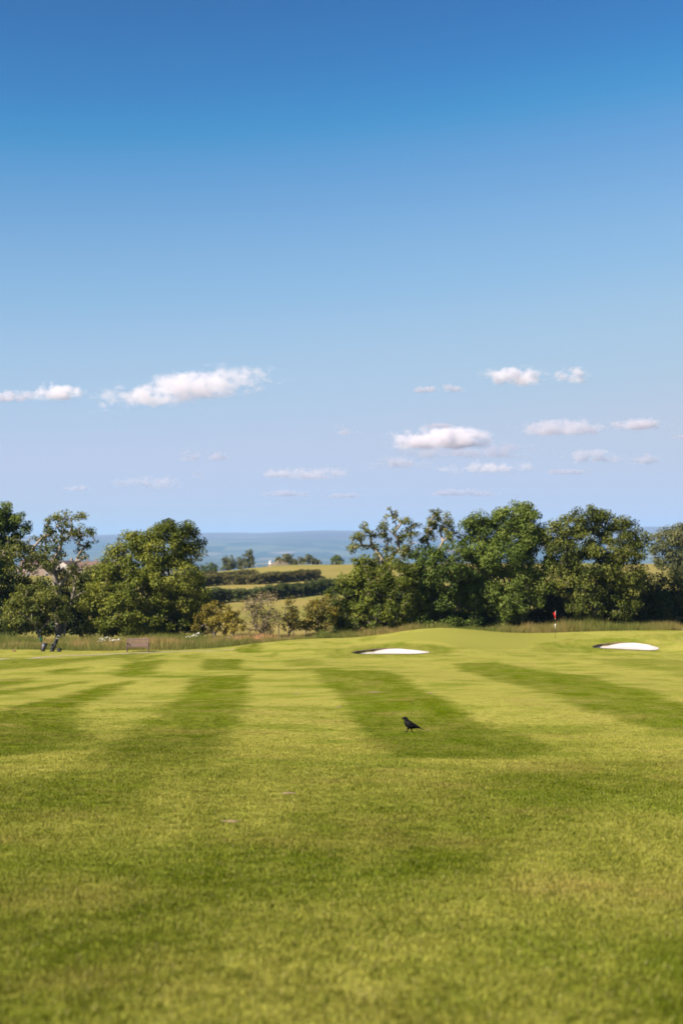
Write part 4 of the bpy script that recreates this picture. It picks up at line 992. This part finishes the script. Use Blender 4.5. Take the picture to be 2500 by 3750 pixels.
for i, (px, py) in enumerate(spots):
    o = u0 if i == 0 else copy_tree(u0)
    d = 111 + 3.2*math.sin(i*1.9) + (2 if px > 600 else 0); x = (px-1250)/F*d; z = float(zland(x, d)); top = at(px, py, d)[2]
    o.location = (x, d, z); o.rotation_euler = (0, 0, i*1.3); o.scale = (1.1, 1.1, max(.55, (top-z)/.97))

# divots and worm casts
dv = plain('bare_soil', (0.15, 0.105, 0.055), .95, var=.3, scale=20)
for i, (px, py, w_) in enumerate(((1055,2909,.16), (845,3013,.20), (1573,2540,.28), (1566,2676,.14), (1090,2542,.25), (1370,2536,.4), (1240,2590,.2))):
    c = gp(px, py); r = random.Random(i); V = [(0,0,.022)]; nn_ = 14
    for k_ in range(nn_):
        a = 2*math.pi*k_/nn_; q_ = w_*.55*r.uniform(.6, 1.15); V.append((q_*math.cos(a), q_*.6*math.sin(a), .004))
    o = MB().add(V, [(0, k_+1, (k_+1) % nn_+1) for k_ in range(nn_)]).build('divot', dv, None); o.location = c + Vector((0,0,.008)); 
    tag(o, ['small bare soil scrape on the light turf left of centre, nearest the dark band', 'bare soil divot low on the left in the foreground turf', 'bare soil divot on the right edge of the crow\'s dark stripe', 'small soil scrape just behind the crow\'s tail', 'bare patch on the light stripe left of the crow', 'wide bare patch high on the dark stripe behind the crow', 'bare soil patch on the light stripe near the dark stripe edge', 'bare soil patch in the turf at the lower right edge'][i], 'divot', 'bare soil divots')
# ------------------------------------------------------------------ fair-weather clouds, base about 1200 m up
def cloud_mat():
    m, nt, out = new_mat('cloud_vapour')
    tc = N(nt, 'ShaderNodeTexCoord'); geo = N(nt, 'ShaderNodeNewGeometry'); obj = tc.outputs['Object']
    info = N(nt, 'ShaderNodeObjectInfo')
    sep = N(nt, 'ShaderNodeSeparateXYZ'); L(nt, obj, sep.inputs[0])
    off = N(nt, 'ShaderNodeVectorMath', _operation='ADD'); L(nt, scaled(nt, geo.outputs['Position'], 1, 1, 1.4), off.inputs[0])
    fq = N(nt, 'ShaderNodeAttribute', _attribute_name='grain', _attribute_type='OBJECT')
    vs_ = N(nt, 'ShaderNodeVectorMath', _operation='SCALE'); L(nt, off.outputs[0], vs_.inputs[0]); L(nt, fq.outputs['Fac'], vs_.inputs['Scale'])
    n1 = noise(nt, vs_.outputs[0], 1.0, 6, 0.6)
    n2 = noise(nt, vs_.outputs[0], 0.32, 3, 0.5)
    ln = N(nt, 'ShaderNodeVectorMath', _operation='LENGTH'); L(nt, obj, ln.inputs[0])
    fl = N(nt, 'ShaderNodeAttribute', _attribute_name='fill', _attribute_type='OBJECT')
    body = math_(nt, 'SUBTRACT', fl.outputs['Fac'], math_(nt, 'MULTIPLY', ln.outputs['Value'], 0.85))
    base = remap(nt, math_(nt, 'ADD', sep.outputs['Z'], math_(nt, 'MULTIPLY', math_(nt, 'SUBTRACT', n2, 0.5), 0.5)), -0.55, -0.25)
    s = math_(nt, 'ADD', body, math_(nt, 'MULTIPLY', math_(nt, 'SUBTRACT', n1, 0.5), 2.6))
    s = math_(nt, 'ADD', s, math_(nt, 'MULTIPLY', math_(nt, 'SUBTRACT', n2, 0.5), N(nt, 'ShaderNodeAttribute', _attribute_name='lump', _attribute_type='OBJECT').outputs['Fac']))
    edge = remap(nt, ln.outputs['Value'], 1.0, 0.6)
    d = math_(nt, 'MULTIPLY', math_(nt, 'MULTIPLY', remap(nt, s, 0.0, 0.4), base), edge)
    a = N(nt, 'ShaderNodeAttribute', _attribute_name='thickness', _attribute_type='OBJECT')
    d = math_(nt, 'MULTIPLY', d, a.outputs['Fac'])
    pv = N(nt, 'ShaderNodeVolumePrincipled'); al = N(nt, 'ShaderNodeAttribute', _attribute_name='shade_to_lit', _attribute_type='OBJECT'); L(nt, mixc(nt, al.outputs['Fac'], (0.70, 0.685, 0.76), (0.915, 0.875, 0.905)), pv.inputs['Color']); pv.inputs['Anisotropy'].default_value = 0.25  # grey shade of the thin clouds is mixed into the vapour colour
    L(nt, d, pv.inputs['Density']); L(nt, pv.outputs[0], out.inputs['Volume'])
    return m
M['cloud'] = cloud_mat(); M['cloud'].cycles.volume_step_rate = 0.6 if hasattr(M['cloud'].cycles, 'volume_step_rate') else 1
me_cloud = None
def cloud(x0, x1, yt, yb, thick, label, tilt=0.0, fill=0.52, lump=1.8, far=1.0):
    """bounds in the photograph give bearing; distance follows from a 1200 m cloud base"""
    global me_cloud
    d = 1200.0 / max(0.02, (2000.0 - yb)/F); k = d/F
    c = at((x0+x1)/2, (yt+yb)/2, d); w = (x1-x0)*k/2; h = (yb-yt)*k/2
    if me_cloud is None:
        bm = bmesh.new(); bmesh.ops.create_icosphere(bm, subdivisions=3, radius=1.0); me_cloud = bpy.data.meshes.new('cloud'); bm.to_mesh(me_cloud); bm.free(); me_cloud.materials.append(M['cloud'])
    o = bpy.data.objects.new('cloud', me_cloud); link(o)
    o.location = c + np.array([0, 0, h*0.15]); o.scale = (w*1.5, max(h*1.8, min(w*0.8, 500)), h*1.7); o['thickness'] = (0.40*thick + 0.30)/h; o['fill'] = fill; o['shade_to_lit'] = float(min(1.0, max(0.0, (thick-0.6)/1.4))); o['lump'] = lump; o['grain'] = far/(h*1.5)
    o.rotation_euler = (0, -math.radians(tilt), 0)
    tag(o, label, 'cloud', 'fair-weather clouds')
CL = [(385,975,1380,1490,2.0,'largest long white cloud, upper left of the sky', 8.0, 0.50, 0.3, 1.23),
 (120,290,1405,1472,2.2,'small white cloud at the far left, level with the largest cloud'),
 (-60,130,1435,1480,1.0,'grey wisp touching the left edge of the picture'),
 (1780,1990,1358,1425,2.2,'white puffy cloud high on the right'),
 (2000,2140,1350,1410,1.8,'smaller puffy cloud right beside the high right one', 0.0, 0.66),
 (1515,1600,1415,1440,0.8,'thin grey wisp left of the high right cloud'),
 (1610,1695,1412,1440,0.8,'thin grey wisp nearest the high right cloud'),
 (1445,1760,1580,1655,3.4,'bright white flat-based cloud above the right trees', 0.0, 0.6),
 (1480,1960,1630,1690,0.7,'grey veil just below the bright flat-based cloud'),
 (1570,1915,1692,1742,1.8,'long low white cloud under the bright flat-based cloud'),
 (1330,1560,1680,1722,0.9,'faint pinkish cloud left of the long low white cloud'),
 (1905,2220,1545,1605,1.3,'long grey cloud with a pale crest, right of the bright cloud'),
 (2240,2445,1538,1575,1.3,'slim grey cloud near the right edge'),
 (2070,2275,1650,1706,1.4,'grey cloud with a white top, low on the right'),
 (2280,2400,1668,1706,0.9,'small grey cloud low near the right edge'),
 (2005,2150,1718,1740,0.7,'thin grey streak low on the right'),
 (975,1260,1715,1762,1.3,'small pale cloud low in the middle of the sky'),
 (1190,1320,1808,1826,0.6,'faint streak near the horizon in the middle'),
 (960,1130,1800,1822,0.7,'faint pale streak above the far moor'),
 (425,650,1748,1800,1.0,'pale low cloud above the bushy tree'),
 (230,335,1780,1804,0.8,'small low streak above the gnarled tree'),
 (655,745,1655,1695,0.7,'faint grey cloud left of centre, left of its pair'),
 (750,835,1658,1688,0.7,'faint grey cloud left of centre, right of its pair'),
 (690,755,1725,1760,0.6,'tiny grey wisp over the bushy tree'),
 (1215,1325,1560,1605,0.6,'faint ragged grey wisp left of the bright cloud'),
 (1550,1670,1553,1572,0.6,'thin grey streak above the bright flat-based cloud'),
 (2455,2560,1595,1612,0.6,'thin streak cut off by the right edge'),
 (1600,1800,1795,1822,0.7,'faint streak over the tops of the right trees')]
for c_ in CL: cloud(*c_)
